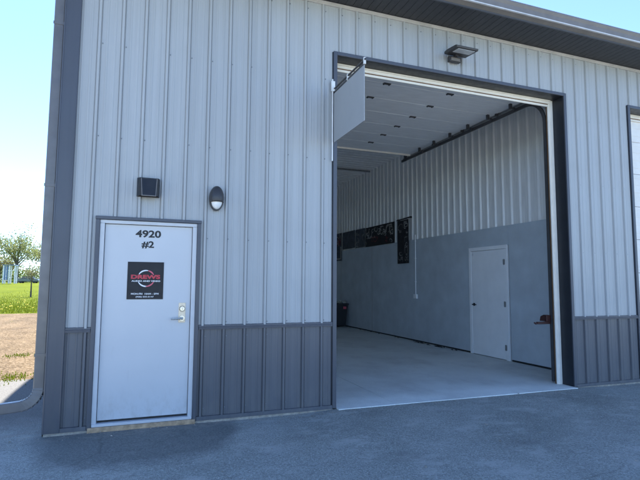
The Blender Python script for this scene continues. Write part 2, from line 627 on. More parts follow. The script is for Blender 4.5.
# ================================================================== SETTING: GROUND
S = 0.2286                       # rib spacing of the siding (9 in)
AZ = -0.035                      # asphalt level at the wall


def terrain(x, y):
    d = math.hypot(x - CAM.x, y - CAM.y)
    return AZ + 1.15 * min(1.0, max(0.0, (d - 60) / 55.0)) + (max(0, d - 115) * 0.0008)


mb = MB()
nx, ny = 60, 60
xs = [-900 + 1800 * i / nx for i in range(nx + 1)]
xs = sorted(set([-900, -600, -400, -300, -200, -150] + list(range(-120, 121, 8)) + [150, 200, 300, 400, 600, 900]))
ys = sorted(set([-500, -300, -150, -80] + list(range(-60, 181, 8)) + [220, 300, 450, 700, 1000]))
vs = [(x, y, terrain(x, y) - 0.035) for y in ys for x in xs]
fs = [(j * len(xs) + i, j * len(xs) + i + 1, (j + 1) * len(xs) + i + 1, (j + 1) * len(xs) + i) for j in range(len(ys) - 1) for i in range(len(xs) - 1)]
mb.add(vs, fs)
struct(mb, 'lawn', M['lawn'])

# gravel lot to the left of and behind the building
mb = MB()
edge = [(-45, 2.4), (-0.2, 2.4), (25, 3.3), (25, 30), (10, 26), (2, 23), (-1, 22.2), (-3, 21.4), (-5.2, 21.0), (-8, 20.6), (-14, 20.0), (-22, 20.4), (-45, 19)]
mb.add([(x, y, AZ - 0.016) for x, y in edge], [tuple(range(len(edge)))])
struct(mb, 'gravel_lot', M['gravel'])


def asphalt_z(x, y):
    v = Vector((x * 0.9, y * 0.9, 0))
    d = 0.010 * mnoise.noise(v) + 0.004 * mnoise.noise(v * 4)
    k = min(1, max(0, 1 + (y + .1) / .9)) * min(1, max(0, (x - 2.3) / .5)) * min(1, max(0, (6.9 - x) / .5))   # ramped up to the slab
    d = d * (1 - .75 * k) + 0.022 * k
    return AZ + d + 0.004


# asphalt: one large sheet, finely shaped where it is seen closely
def grid_sheet(mb, xs, ys, zf, mi=0):
    vs = [(x, y, zf(x, y)) for y in ys for x in xs]
    n = len(xs)
    fs = [(j * n + i, j * n + i + 1, (j + 1) * n + i + 1, (j + 1) * n + i) for j in range(len(ys) - 1) for i in range(n - 1)]
    mb.add(vs, fs, mi)


mb = MB()
xs = [-60, -40, -25, -15, -9] + [-6 + 0.16 * i for i in range(126)] + [18, 25, 40, 60]
ys = [-60, -40, -25, -15, -9] + [-6.0 + 0.14 * i for i in range(44)] + [0.05, 0.6, 1.2, 2.0, 2.8, 3.2]
grid_sheet(mb, xs, ys, asphalt_z)
ext = [-60, -40, -25, -15, -9, -6, -5, -4, -3.2, -2.4, -1.8, -1.4, -1.0, -0.6, -0.2]
o = struct(mb, 'asphalt_lot', M['asphalt'])
# concrete floor slab of the open bay, saw-cut into panels, reaching out as a small apron
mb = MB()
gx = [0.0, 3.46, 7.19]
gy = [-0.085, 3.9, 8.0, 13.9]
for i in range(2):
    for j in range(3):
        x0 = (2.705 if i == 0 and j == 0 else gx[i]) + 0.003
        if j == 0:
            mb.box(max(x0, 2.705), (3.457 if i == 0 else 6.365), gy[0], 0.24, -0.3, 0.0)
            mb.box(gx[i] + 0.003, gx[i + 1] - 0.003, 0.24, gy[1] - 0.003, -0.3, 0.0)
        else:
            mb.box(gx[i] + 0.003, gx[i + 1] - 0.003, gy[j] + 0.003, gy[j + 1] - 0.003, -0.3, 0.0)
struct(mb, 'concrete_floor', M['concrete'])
mb = MB()
mb.box(2.66, 6.41, -0.083, 13.9, -0.34, -0.016)
struct(mb, 'concrete_base', M['foundation'])

# ================================================================== BUILDING
X0, X1, DEPTH = -0.335, 20.0, 13.95
ZW0, ZW1, ZE = 0.945, 0.985, 4.93        # wainscot top, siding bottom, eave
D0, D1, DH = 0.05, 1.10, 2.10            # entry door outer trim
G0, G1, GH = 2.70, 6.37, 4.28            # open garage doorway
H0, H1 = 7.76, 11.43                     # the neighbouring closed doorway

bld = thing('metal_building', 'long light grey ribbed metal building with charcoal lower panels and open garage bay', 'building', (0, 0, 0))


def rib_profile(a, b, pitch=S, h=0.022, phase=0.0, wb=0.036, wt=0.020, minor=True):
    """(position, height) samples of a ribbed steel sheet between a and b"""
    pts = []
    k0 = int(math.floor((a - phase) / pitch)) - 1
    k1 = int(math.ceil((b - phase) / pitch)) + 1
    for k in range(k0, k1 + 1):
        c = phase + k * pitch
        if minor:                                           # lap and fold lines at the foot of the rib
            pts += [(c - wb / 2 - 0.0045, 0), (c - wb / 2 - 0.004, -0.006), (c - wb / 2 - 0.0005, -0.006)]
        pts += [(c - wb / 2, 0), (c - wt / 2, h), (c + wt / 2, h), (c + wb / 2, 0)]
        if minor:
            pts += [(c + wb / 2 + 0.0005, -0.006), (c + wb / 2 + 0.004, -0.006), (c + wb / 2 + 0.0045, 0)]
        if minor:
            for t in (1 / 3, 2 / 3):
                q = c + pitch * t
                pts += [(q - 0.012, 0), (q - 0.006, 0.0035), (q + 0.006, 0.0035), (q + 0.012, 0)]

    def hgt(x):
        for (p, q) in zip(pts, pts[1:]):
            if p[0] <= x <= q[0]:
                return p[1] + (q[1] - p[1]) * (x - p[0]) / max(1e-9, q[0] - p[0])
        return 0
    mid = [p for p in pts if a + 1e-4 < p[0] < b - 1e-4]
    return [(a, hgt(a))] + mid + [(b, hgt(b))]


def sheet_x(mb, a, b, z0, z1, y0=0.0, sign=-1, mi=0, **kw):
    """ribbed sheet in an x-z plane"""
    pr = rib_profile(a, b, **kw)
    vs = [(x, y0 + sign * hh, z0) for x, hh in pr] + [(x, y0 + sign * hh, z1) for x, hh in pr]
    n = len(pr)
    mb.add(vs, [(i, i + 1, n + i + 1, n + i) for i in range(n - 1)], mi)


def sheet_y(mb, a, b, z0, z1, x0, sign=-1, mi=0, **kw):
    pr = rib_profile(a, b, **kw)
    vs = [(x0 + sign * hh, y, z0) for y, hh in pr] + [(x0 + sign * hh, y, z1) for y, hh in pr]
    n = len(pr)
    mb.add(vs, [(i, i + 1, n + i + 1, n + i) for i in range(n - 1)], mi)


# front siding (screw heads belong to the sheet)
mb = MB()
sheet_x(mb, -0.20, D0 - 0.002, ZW1, ZE)
sheet_x(mb, D0 - 0.002, D1 + 0.002, DH + 0.004, ZE)
sheet_x(mb, D1 + 0.002, G0 - 0.03, ZW1, ZE)
sheet_x(mb, G0 - 0.03, G1 + 0.03, GH + 0.03, ZE)
sheet_x(mb, G1 + 0.03, H0 - 0.03, ZW1, ZE)
sheet_x(mb, H0 - 0.03, H1 + 0.03, GH + 0.03, ZE)
sheet_x(mb, H1 + 0.03, X1, ZW1, ZE)


def screw(mb, x, z, y, r=0.0065):
    seg = 6
    vs = [(x + r * math.cos(t), y, z + r * math.sin(t)) for t in [2 * math.pi * k / seg for k in range(seg)]]
    vs += [(p[0] * 1, y - 0.006, p[2]) for p in vs]
    mb.add(vs, [tuple(range(seg, 2 * seg))] + [(k, (k + 1) % seg, seg + (k + 1) % seg, seg + k) for k in range(seg)], 1)


rng = random.Random(5)
for k in range(0, 50):
    x = k * S + 0.031
    for z in (3.955, 2.955, 1.93, 1.02, 4.83):
        inside = (D0 - .03 < x < D1 + .03 and z < DH + .05) or (G0 - .05 < x < G1 + .05 and z < GH + .06) or (H0 - .05 < x < H1 + .05 and z < GH + .06)
        if not inside and rng.random() > 0.04:
            screw(mb, x + rng.uniform(-.004, .004), z + rng.uniform(-.006, .006), 0.0005)
part(mb, 'siding', [M['siding'], M['screw']], bld)

# charcoal lower panels
for a, b in ((-0.20, D0 - 0.002), (D1 + 0.002, G0 - 0.03), (G1 + 0.03, H0 - 0.03), (H1 + 0.03, X1)):
    mb = MB()
    sheet_x(mb, a, b, 0.03, ZW0 + 0.004)
    k = math.ceil(a / S)
    while k * S < b - 0.03:
        for z in (0.11, 0.87):
            screw(mb, k * S + 0.031, z, 0.0005)
        k += 1
    part(mb, 'wainscot', [M['charcoal'], M['screw']], bld)

# ledge trim between the two, foot trim
mb = MB()
for a, b in ((-0.185, D0 - 0.003), (D1 + 0.003, G0 - 0.052), (G1 + 0.052, H0 - 0.052), (H1 + 0.052, X1)):
    mb.prism([(0.004, ZW0), (-0.026, ZW0), (-0.028, ZW0 + 0.026), (-0.022, ZW0 + 0.03), (-0.0215, ZW1 + 0.006), (0.004, ZW1 + 0.012)], 0, a, b)
parts(mb, 'ledge_trim', M['char_trim'], bld)
mb = MB()
for a, b in ((-0.185, D0 - 0.003), (D1 + 0.003, G0 - 0.052), (G1 + 0.052, H0 - 0.052), (H1 + 0.052, X1)):
    mb.prism([(0.004, -0.004), (-0.029, -0.006), (-0.026, 0.034), (0.004, 0.036)], 0, a, b)
parts(mb, 'foot_trim', M['char_trim'], bld)
# foundation edge
mb = MB()
for a, b in ((X0 + 0.012, 2.658), (6.412, 7.70), (7.70, X1)):
    mb.box(a, b, -0.018, 0.25, -0.35, -0.007)
parts(mb, 'foundation', M['foundation'], bld)
# corner trim with a raised edge bead
mb = MB()
mb.prism([(X0, 0.18), (X0, -0.030), (X0 + 0.012, -0.034), (X0 + 0.016, -0.030), (-0.192, -0.030), (-0.186, -0.034), (-0.180, -0.030), (-0.180, 0.003), (X0 + 0.02, 0.003), (X0 + 0.02, 0.18)], 2, -0.006, ZE + 0.02)
part(mb, 'corner_trim', M['char_trim'], bld)
# eave trim strip below the soffit
mb = MB()
mb.prism([(0.004, 4.912), (-0.024, 4.912), (-0.026, 4.916), (-0.026, 4.940), (-0.034, 4.944), (-0.034, 4.951), (0.004, 4.951)], 0, X0, X1)
part(mb, 'eave_trim', M['eave_trim'], bld)

# soffit: ribbed charcoal boards running out from the wall
mb = MB()
x = X0 - 0.02
while x < X1:
    mb.prism([(x, 4.956), (x + 0.097, 4.956), (x + 0.100, 4.972), (x + 0.1016, 4.972), (x + 0.1016, 4.985), (x, 4.985)], 1, -0.525, 0.004)
    x += 0.1016
part(mb, 'soffit', M['soffit'], bld)
mb = MB()
mb.box(X0 - 0.3, X1, -0.548, -0.526, 4.945, 5.12)
part(mb, 'fascia', M['char_trim'], bld)
# gutter
mb = MB()
mb.prism([(-0.549, 4.962), (-0.605, 4.985), (-0.628, 5.000), (-0.632, 5.060), (-0.650, 5.095), (-0.650, 5.115), (-0.640, 5.115), (-0.620, 5.065), (-0.616, 5.008), (-0.560, 4.98), (-0.549, 4.98)], 0, X0 - 0.3, X1)
gut = part(mb, 'gutter', M['gutter'], bld)
mb = MB()
mb.box(X0 - 0.3, X1, -0.637, -0.612, 4.982, 4.996)
part(mb, 'drip_edge', M['gutter_lip'], bld)

# roof, gable to the left and right
RY, RZ = 6.9, 6.75
mb = MB()
for (ya, za, yb, zb) in ((-0.60, 5.10, RY, RZ), (DEPTH + 0.6, 5.10, RY, RZ)):
    mb.add([(x, y, z) for x in (X0 - 0.30, X1 + 0.3) for (y, z) in ((ya, za), (yb, zb), (yb, zb + 0.05), (ya, za + 0.05))],
           [(0, 1, 2, 3), (7, 6, 5, 4), (0, 4, 5, 1), (1, 5, 6, 2), (2, 6, 7, 3), (3, 7, 4, 0)])
    k = X0 - 0.25
    sgn = 1 if yb > ya else -1
    while k < X1:
        yq, zq = ya + 0.35 * sgn, za + 0.35 * (zb - za) / abs(yb - ya)
        mb.add([(k, yq, zq + 0.052), (k + 0.04, yq, zq + 0.052), (k + 0.02, yq, zq + 0.08), (k, yb, zb + 0.052), (k + 0.04, yb, zb + 0.052), (k + 0.02, yb, zb + 0.08)], [(0, 1, 2), (3, 5, 4), (0, 2, 5, 3), (1, 4, 5, 2), (0, 3, 4, 1)])
        k += 0.4
part(mb, 'roof', M['roof'], bld)
# gable and back walls
mb = MB()
for x, s in ((X0, 1), (X1, -1)):
    for ya, yb, za, zb in ((0.0, RY, 5.1, 6.74), (RY, DEPTH, 6.74, 5.1)):
        mb.add([(x, ya, -0.05), (x, yb, -0.05), (x, yb, zb), (x, ya, za)], [(0, 1, 2, 3)])
mb.add([(X0, DEPTH, -0.05), (X1, DEPTH, -0.05), (X1, DEPTH, 5.1), (X0, DEPTH, 5.1)], [(0, 1, 2, 3)])
parts(mb, 'end_wall', M['siding'], bld)
mb = MB()
sheet_y(mb, 0.185, DEPTH, ZW1, 5.1, X0 - 0.002, -1, minor=False)
part(mb, 'siding', M['siding'], bld)
mb = MB()
sheet_y(mb, 0.185, DEPTH, 0.03, ZW1 - 0.002, X0 - 0.002, -1, minor=False)
part(mb, 'wainscot', M['charcoal'], bld)

# downspout at the left corner with its elbow and outlet pipe lying to the left
mb = MB()
xd, yd = X0 - 0.054, 0.065
path = [(xd, yd, 4.62), (xd, yd, 0.55)]
for k in range(0, 9):
    t = R(90 * k / 8)
    path.append((xd - 0.16 + 0.16 * math.cos(t), yd - 0.005 * k, 0.42 - 0.16 * math.sin(t)))
path += [(xd - 0.5, yd - 0.06, 0.235), (xd - 1.25, yd - 0.1, 0.17)]
mb.sweep_rect(path, 0.072, 0.098, (0, 1, 0))
dsp = part(mb, 'downspout', M['downspout'], bld, bevel=0.010)
mb = MB()
for k in range(7):
    t = R(8 + 12 * k)
    c = Vector((xd - 0.16 + 0.16 * math.cos(t), yd - 0.005 * k, 0.42 - 0.16 * math.sin(t)))
    d = Vector((-math.sin(t), 0, -math.cos(t))) * 0.006
    mb.sweep_rect([c - d, c + d], 0.080, 0.106, (0, 1, 0))
part(mb, 'elbow_crimp', M['downspout'], dsp, bevel=0.003)
mb = MB()
for z in (0.72, 2.4, 4.1):
    mb.box(xd - 0.053, X0 + 0.001, yd - 0.041, yd - 0.037, z, z + 0.03)
parts(mb, 'strap', M['downspout'], dsp)

# ---------------------------------------------------------------- entry door
ed = part((lambda q: (q.box(0.139, 1.011, 0.020, 0.062, 0.068, 2.046), q)[1])(MB()), 'entry_door', M['white_door'], bld, bevel=0.003)
ed['label'] = 'flush white steel entry door'
mb = MB()
mb.box(0.090, 0.135, -0.012, 0.10, 0.022, 2.05)
mb.box(1.015, 1.060, -0.012, 0.10, 0.022, 2.05)
mb.box(0.090, 1.060, -0.0125, 0.10, 2.0505, 2.086)
mb.box(0.135, 0.148, 0.064, 0.10, 0.04, 2.05)
mb.box(1.002, 1.015, 0.064, 0.10, 0.04, 2.05)
part(mb, 'door_frame', M['white_frame'], ed, bevel=0.004)
mb = MB()
mb.box(0.050, 0.0895, -0.028, 0.02, -0.01, 2.088)
mb.box(1.0605, 1.100, -0.028, 0.02, -0.01, 2.088)
mb.box(0.046, 1.104, -0.030, 0.02, 2.089, 2.122)
part(mb, 'door_trim', M['char_trim'], ed, bevel=0.004)
mb = MB()
mb.box(0.095, 1.055, -0.030, 0.12, 0.018, 0.046)
part(mb, 'threshold', M['white_frame'], ed, bevel=0.004)
mb = MB()
mb.box(0.145, 1.005, 0.030, 0.055, 0.047, 0.066)
part(mb, 'door_sweep', M['rubber'], ed)
mb = MB()
mb.box(0.06, 1.09, -0.045, 0.10, -0.06, 0.0165)
part(mb, 'sill', M['sill_wood'], ed, bevel=0.006)
mb = MB()
mb.box(0.893, 0.964, 0.012, 0.0195, 1.022, 1.232)
part(mb, 'lock_plate', M['brass'], ed, bevel=0.004)
mb = MB()
mb.disc((0.929, 0.0115, 1.168), 0.030, (0, -1, 0), 0.004, 24, 1)
mb.disc((0.929, 0.0075, 1.168), 0.026, (0, -1, 0), 0.010, 24)
mb.disc((0.929, -0.002, 1.168), 0.020, (0, -1, 0), 0.008, 24)
mb.box(0.9275, 0.9305, -0.0125, -0.009, 1.158, 1.178, 1)
part(mb, 'deadbolt', [M['nickel'], M['rubber']], ed, bevel=0.002)
mb = MB()
mb.disc((0.929, 0.0115, 1.068), 0.031, (0, -1, 0), 0.012, 24)
mb.disc((0.929, 0.0, 1.068), 0.014, (0, -1, 0), 0.045, 16)
mb.tube([(0.935, -0.045, 1.068), (0.90, -0.047, 1.068), (0.85, -0.044, 1.065), (0.815, -0.034, 1.062)], [0.013, 0.012, 0.010, 0.009], 10)
part(mb, 'door_handle', M['nickel'], ed, bevel=0.002)
mb = MB()
text_geo(mb, '4920', 0.560, 1.918, 0.079, 0.0195, width=0.255, bold=0.032)
part(mb, 'house_number', M['ink'], ed)
mb = MB()
text_geo(mb, '#2', 0.558, 1.803, 0.079, 0.0195, width=0.125, bold=0.032)
part(mb, 'unit_number', M['ink'], ed)

# ---------------------------------------------------------------- garage doorway
def doorway(name, g0, g1):
    """charcoal casing and deep dark reveal, white stop moulding"""
    mb = MB()
    mb.box(g0 - 0.05, g0 - 0.002, -0.030, 0.01, 0.0, GH + 0.048)
    mb.box(g1 + 0.002, g1 + 0.05, -0.030, 0.01, 0.0, GH + 0.048)
    mb.box(g0 - 0.0015, g1 + 0.0015, -0.0305, 0.01, GH + 0.002, GH + 0.048)
    t = part(mb, name, M['char_trim'], bld, bevel=0.004)
    mb = MB()
    mb.box(g0 - 0.06, g0, -0.012, 0.198, 0.0, GH + 0.04)
    mb.box(g1, g1 + 0.06, -0.012, 0.198, 0.0, GH + 0.04)
    mb.box(g0, g1, -0.012, 0.198, GH, GH + 0.04)
    parts(mb, 'reveal', M['jamb'], t)
    mb = MB()
    for x, s in ((g0, 1), (g1, -1)):
        a, b = sorted((x, x + s * 0.080))
        mb.box(a, b, 0.200, 0.222, 0.0, GH)
        a, b = sorted((x, x + s * 0.050))
        mb.box(a, b, 0.186, 0.1995, 0.0, GH - 0.001)
    mb.box(g0 + 0.0805, g1 - 0.0805, 0.200, 0.222, GH - 0.098, GH)
    mb.box(g0 + 0.0505, g1 - 0.0505, 0.187, 0.1995, GH - 0.055, GH - 0.001)
    mb.box(g0 + 0.0505, g1 - 0.0505, 0.170, 0.1868, GH - 0.022, GH - 0.001)
    ws = MB()
    ws.box(g0 + 0.081, g1 - 0.081, 0.1985, 0.2045, GH - 0.068, GH - 0.0555)
    part(ws, 'weather_seal', M['wood'], t)
    parts(mb, 'stop_moulding', M['white_vinyl'], t, bevel=0.004)
    return t


dw = doorway('doorway_casing', G0, G1)
doorway('doorway_casing', H0, H1)
# pine jamb board behind the stop, right side
mb = MB()
mb.box(6.300, 6.46, 0.226, 0.256, 0.0, 4.2)
part(mb, 'jamb_board', M['wood'], dw, bevel=0.003)
mb = MB()
mb.box(2.61, 2.787, 0.226, 0.256, 0.0, 4.2)
part(mb, 'jamb_board', M['wood'], dw, bevel=0.003)
mb = MB()
mb.box(6.06, 6.30, 0.30, 0.345, 0.865, 0.90)
mb.prism([(0.30, 0.903), (0.44, 0.903), (0.42, 0.975), (0.36, 1.0), (0.30, 0.995)], 0, 6.22, 6.30)
mb.tube([(6.08, 0.3225, 0.882), (6.03, 0.3225, 0.876), (6.005, 0.3225, 0.89)], [0.016, 0.016, 0.012], 8)
part(mb, 'door_latch', M['red_iron'], dw, bevel=0.004)

# open sectional door, rolled up flat under the ceiling
SH = 0.57
ZD = 4.475
od = None
for k in range(7):
    y0 = 0.36 + k * SH
    mb = MB()
    a, b = y0 + 0.002, y0 + SH - 0.002
    mb.prism([(a, ZD + 0.012), (a + 0.004, ZD), (b - 0.004, ZD), (b, ZD + 0.012), (b, ZD + 0.045), (a, ZD + 0.045)], 0, G0 + 0.03, G1 - 0.03)
    if k == 0:
        od = part(mb, 'overhead_door', M['section'], bld)
        od['label'] = 'white sectional overhead door rolled up open'
    else:
        part(mb, 'section', M['section'], od)
mb = MB()
mb.prism([(0.335, ZD - 0.004), (0.362, ZD - 0.006), (0.362, ZD + 0.05), (0.335, ZD + 0.05), (0.325, ZD + 0.02)], 0, G0 + 0.03, G1 - 0.03)
part(mb, 'bottom_seal', M['rubber'], od)
mb = MB()
mb.box(G0 + 0.03, G1 - 0.03, 0.36 + 7 * SH, 0.36 + 7 * SH + 0.03, ZD - 0.035, ZD + 0.05)
part(mb, 'top_rail', M['white_vinyl'], od, bevel=0.004)
hm = MB()
hm.box(-0.075, 0.075, -0.030, -0.006, -0.008, -0.0005)
hm.box(-0.075, 0.075, 0.006, 0.030, -0.008, -0.0005)
hm.tube([(-0.06, 0, -0.014), (0.06, 0, -0.014)], 0.009, 8)
hm.box(-0.068, -0.045, -0.034, 0.034, -0.020, -0.008)
hm.box(0.045, 0.068, -0.034, 0.034, -0.020, -0.008)
h0 = None
for k in range(1, 7):
    for x in (2.80, 3.90, 5.03):
        if h0 is None:
            h0 = hm.build('hinge', M['dark_galv'])
            h = h0
        else:
            h = h0.copy()
            COL.objects.link(h)
        h.location = (x, 0.36 + k * SH, ZD)
        h.parent = od
        h.scale = (0.8, 0.85, 0.9)
# tracks: up the jambs, round the bend, back along the ceiling
for x in (2.74, 6.335):
    mb = MB()
    pts = [(x, 0.315, 0.02), (x, 0.315, 3.98)]
    for k in range(1, 9):
        t = R(90 * k / 8)
        pts.append((x, 0.315 + 0.40 * (1 - math.cos(t)), 3.98 + 0.40 * math.sin(t)))
    pts += [(x, 4.75, 4.40)]
    mb.sweep_rect(pts, 0.030, 0.055, (1, 0, 0))
    tr = part(mb, 'track', M['dark_galv'], od, bevel=0.004)
    for y in (1.4, 2.4, 3.4, 4.6):
        mb = MB()
        mb.box(x - 0.02, x + 0.05, y - 0.02, y + 0.02, 4.43, 4.53)
        mb.box(x + 0.028, x + 0.034, y - 0.015, y + 0.015, 4.53, 5.0)
        part(mb, 'track_hanger', M['dark_galv'], od)
    for k in range(1, 7):
        mb = MB()
        mb.disc((x - 0.045, 0.36 + k * SH, 4.40), 0.026, (1, 0, 0), 0.022, 12)
        mb.tube([(x - 0.12, 0.36 + k * SH, 4.40), (x, 0.36 + k * SH, 4.40)], 0.007, 6)
        mb.box(x - 0.13, x - 0.085, 0.34 + k * SH, 0.38 + k * SH, 4.385, 4.474)
        part(mb, 'roller', M['dark_galv'], od)
    mb = MB()
    mb.box(x + 0.026, x + 0.06, 0.75, 4.75, 4.435, 4.475)
    part(mb, 'track_angle', M['galv'], od)

# neighbouring closed door
od2 = None
for k in range(8):
    mb = MB()
    z0, z1 = 0.02 + k * 0.545, 0.02 + (k + 1) * 0.545 - 0.006
    mb.prism([(0.226, z0), (0.226, z1), (0.265, z1), (0.265, z0)], 0, H0 + 0.03, H1 - 0.03)
    for q in (0.10, 0.23, 0.36, 0.47):
        mb.box(H0 + 0.12, H1 - 0.06, 0.222, 0.2255, z0 + q, z0 + q + 0.045)
    if k == 0:
        od2 = part(mb, 'overhead_door', M['section_out'], bld, bevel=0.003)
        od2['label'] = 'closed creamy white sectional door of the next bay'
    else:
        part(mb, 'section', M['section_out'], od2, bevel=0.003)

# ---------------------------------------------------------------- interior of the open bay
XR, XL, ZC, ZG = 7.2, -0.20, 5.02, 2.60
mb = MB()
sheet_y(mb, 0.25, DEPTH - 0.05, ZG - 0.05, ZC, XR, -1, pitch=S, h=0.028, wb=0.074, wt=0.026, minor=False)
part(mb, 'liner_panel', M['liner'], bld, label='pale ribbed steel liner above the grey wall boards')
mb = MB()
mb.add([(XR + 0.02, 0.0, -0.1), (XR + 0.02, DEPTH, -0.1), (XR + 0.02, DEPTH, ZC + 0.02), (XR + 0.02, 0.0, ZC + 0.02)], [(0, 1, 2, 3)])
mb.box(XL - 0.03, XL, 0.02, DEPTH - 0.02, -0.02, ZC)
mb.box(XL, XR, DEPTH - 0.06, DEPTH - 0.03, -0.02, ZC)
for a, b, z0, z1 in ((XL, D0 + 0.03, -0.02, ZC), (D0 + 0.03, D1 - 0.03, 2.09, ZC), (D1 - 0.03, G0 - 0.09, -0.02, ZC), (G0 - 0.09, G1 + 0.09, GH + 0.04, ZC), (G1 + 0.09, XR, -0.02, ZC)):
    mb.box(a, b, 0.205, 0.225, z0, z1)
parts(mb, 'inner_wall', M['ceiling'], bld)
# grey boards with fine joints
mb = MB()
yb = [0.23, 2.12, 3.34, 5.58, 8.05, 10.49, DEPTH - 0.07]
for a, b in zip(yb, yb[1:]):
    if a == 2.12:
        mb.box(XR - 0.045, XR - 0.03, a + 0.002, b - 0.002, 2.215, ZG)
    else:
        mb.box(XR - 0.045, XR - 0.03, a + 0.002, b - 0.002, 0.035, ZG)
parts(mb, 'wall_board', M['panel_grey'], bld, bevel=0.002)
mb = MB()
mb.box(XR - 0.047, XR - 0.0455, 8.035, 8.062, 0.04, ZG)
mb.box(XR - 0.047, XR - 0.0455, 10.478, 10.502, 0.04, ZG)
parts(mb, 'joint_strip', M['batten'], bld)
mb = MB()
mb.box(XR - 0.036, XR - 0.02, 0.23, 2.11, 0.002, 0.034)
mb.box(XR - 0.036, XR - 0.02, 3.35, DEPTH - 0.1, 0.002, 0.034)
parts(mb, 'shadow_gap_strip', M['rubber'], bld)  # black strips painted in as the shadow gap under the boards
mb = MB()
y = 0.23
pr = rib_profile(0.23, DEPTH - 0.06, pitch=S, h=0.022, wb=0.07, wt=0.04, minor=False)
vs = [(XL, y, ZC - hh) for y, hh in pr] + [(XR, y, ZC - hh) for y, hh in pr]
n = len(pr)
mb.add(vs, [(i, i + 1, n + i + 1, n + i) for i in range(n - 1)])
part(mb, 'ceiling_liner', M['ceiling'], bld)
mb = MB()
for y in (8.2, 11.6):
    mb.box(XL + 0.02, XR - 0.03, y - 0.02, y + 0.02, ZC - 0.07, ZC - 0.024)
parts(mb, 'ceiling_strut', M['galv'], bld)

# interior door in the right-hand wall
mb = MB()
mb.box(XR - 0.060, XR - 0.035, 2.235, 3.235, 0.012, 2.145)
idr = part(mb, 'interior_door', M['inner_door'], bld, bevel=0.003)
idr['label'] = 'plain white inside door'
mb = MB()
mb.box(XR - 0.066, XR - 0.02, 2.150, 2.230, 0.0, 2.15)
mb.box(XR - 0.066, XR - 0.02, 3.240, 3.320, 0.0, 2.15)
mb.box(XR - 0.0665, XR - 0.02, 2.150, 3.320, 2.1505, 2.225)
part(mb, 'door_frame', M['inner_door'], idr, bevel=0.004)
mb = MB()
mb.disc((XR - 0.061, 3.165, 1.03), 0.032, (-1, 0, 0), 0.012, 20)
mb.disc((XR - 0.07, 3.165, 1.03), 0.012, (-1, 0, 0), 0.045, 12)
mb.tube([(XR - 0.112, 3.17, 1.03), (XR - 0.114, 3.10, 1.03), (XR - 0.105, 3.05, 1.028)], [0.013, 0.011, 0.010], 10)
part(mb, 'door_handle', M['black'], idr, bevel=0.002)
for z in (0.24, 1.07, 1.89):
    mb = MB()
    mb.tube([(XR - 0.070, 2.233, z - 0.055), (XR - 0.070, 2.233, z + 0.055)], 0.010, 8)
    mb.box(XR - 0.0705, XR - 0.0625, 2.206, 2.260, z - 0.05, z + 0.05)
    part(mb, 'hinge', M['galv'], idr)
mb = MB()
mb.box(XR - 0.0612, XR - 0.0602, 3.17, 3.215, 2.055, 2.105)
part(mb, 'sticker', M['sign_white'], idr)

# power conduit and socket on the grey boards
mb = MB()
mb.tube([(XR - 0.060, 5.50, 1.16), (XR - 0.060, 5.50, 2.72)], 0.011, 8)
for z in (1.5, 2.1, 2.55):
    mb.box(XR - 0.074, XR - 0.046, 5.475, 5.525, z, z + 0.018)
cd = part(mb, 'power_conduit', M['inner_door'], bld)
mb = MB()
mb.box(XR - 0.095, XR - 0.046, 5.43, 5.57, 1.08, 1.19)
part(mb, 'socket_box', M['inner_door'], cd, bevel=0.006)

# ================================================================== WALL FIXTURES
# hooded exhaust vent
vx0, vx1, vz0, vz1 = 0.435, 0.65, 2.335, 2.545
vent = thing('exhaust_vent', 'black hooded exhaust vent on the siding above the entry door', 'vent', (0.54, 0.0, 2.44))
mb = MB()
mb.box(vx0 - 0.008, vx1 + 0.006, -0.034, -0.020, vz0 + 0.008, vz1)
part(mb, 'flange', M['black'], vent, bevel=0.004)
mb = MB()
ra = [(vx0 + 0.006, -0.035, vz0 + 0.015), (vx1 - 0.004, -0.035, vz0 + 0.015), (vx1 - 0.004, -0.035, vz1 - 0.003), (vx0 + 0.006, -0.035, vz1 - 0.003)]
rb = [(vx0 + 0.010, -0.100, vz0 + 0.010), (vx1 - 0.006, -0.100, vz0 + 0.010), (vx1 - 0.010, -0.090, vz1 - 0.006), (vx0 + 0.014, -0.090, vz1 - 0.006)]
rc = [(vx0 + 0.046, -0.168, vz0 + 0.004), (vx1 - 0.036, -0.168, vz0 + 0.004), (vx1 - 0.026, -0.118, vz1 - 0.020), (vx0 + 0.034, -0.118, vz1 - 0.020)]
mb.add(ra + rb + rc, [(i, (i + 1) % 4, 4 + (i + 1) % 4, 4 + i) for i in (1, 2, 3)] + [(4 + i, 4 + (i + 1) % 4, 8 + (i + 1) % 4, 8 + i) for i in (1, 2, 3)] + [(8, 9, 10, 11)])
hd = part(mb, 'hood', M['black'], vent)
so = hd.modifiers.new('thick', 'SOLIDIFY')
so.thickness = 0.004
bv = hd.modifiers.new('edge', 'BEVEL')
bv.width = 0.005
bv.segments = 2
mb = MB()
mb.tube([Vector(rc[0]) + Vector((0, -.001, 0)), Vector(rc[3]) + Vector((0, -.001, 0))], 0.0045, 6)
part(mb, 'hood_ridge', M['gutter'], vent)
mb = MB()
mb.tube([Vector(rc[1]) + Vector((0, -.001, 0)), Vector(rc[2]) + Vector((0, -.001, 0))], 0.0045, 6)
part(mb, 'hood_ridge', M['gutter'], vent)
mb = MB()
mb.box(rc[0][0] - 0.006, rc[1][0] + 0.006, -0.174, -0.160, vz0 - 0.002, vz0 + 0.007)
part(mb, 'hood_lip', M['gutter'], vent, bevel=0.002)
mb = MB()
mb.prism([(-0.062, vz0 + 0.020), (-0.150, vz0 + 0.014), (-0.150, vz0 + 0.018), (-0.062, vz0 + 0.024)], 0, vx0 + 0.05, vx1 - 0.04)
part(mb, 'damper_flap', M['bronze'], vent)

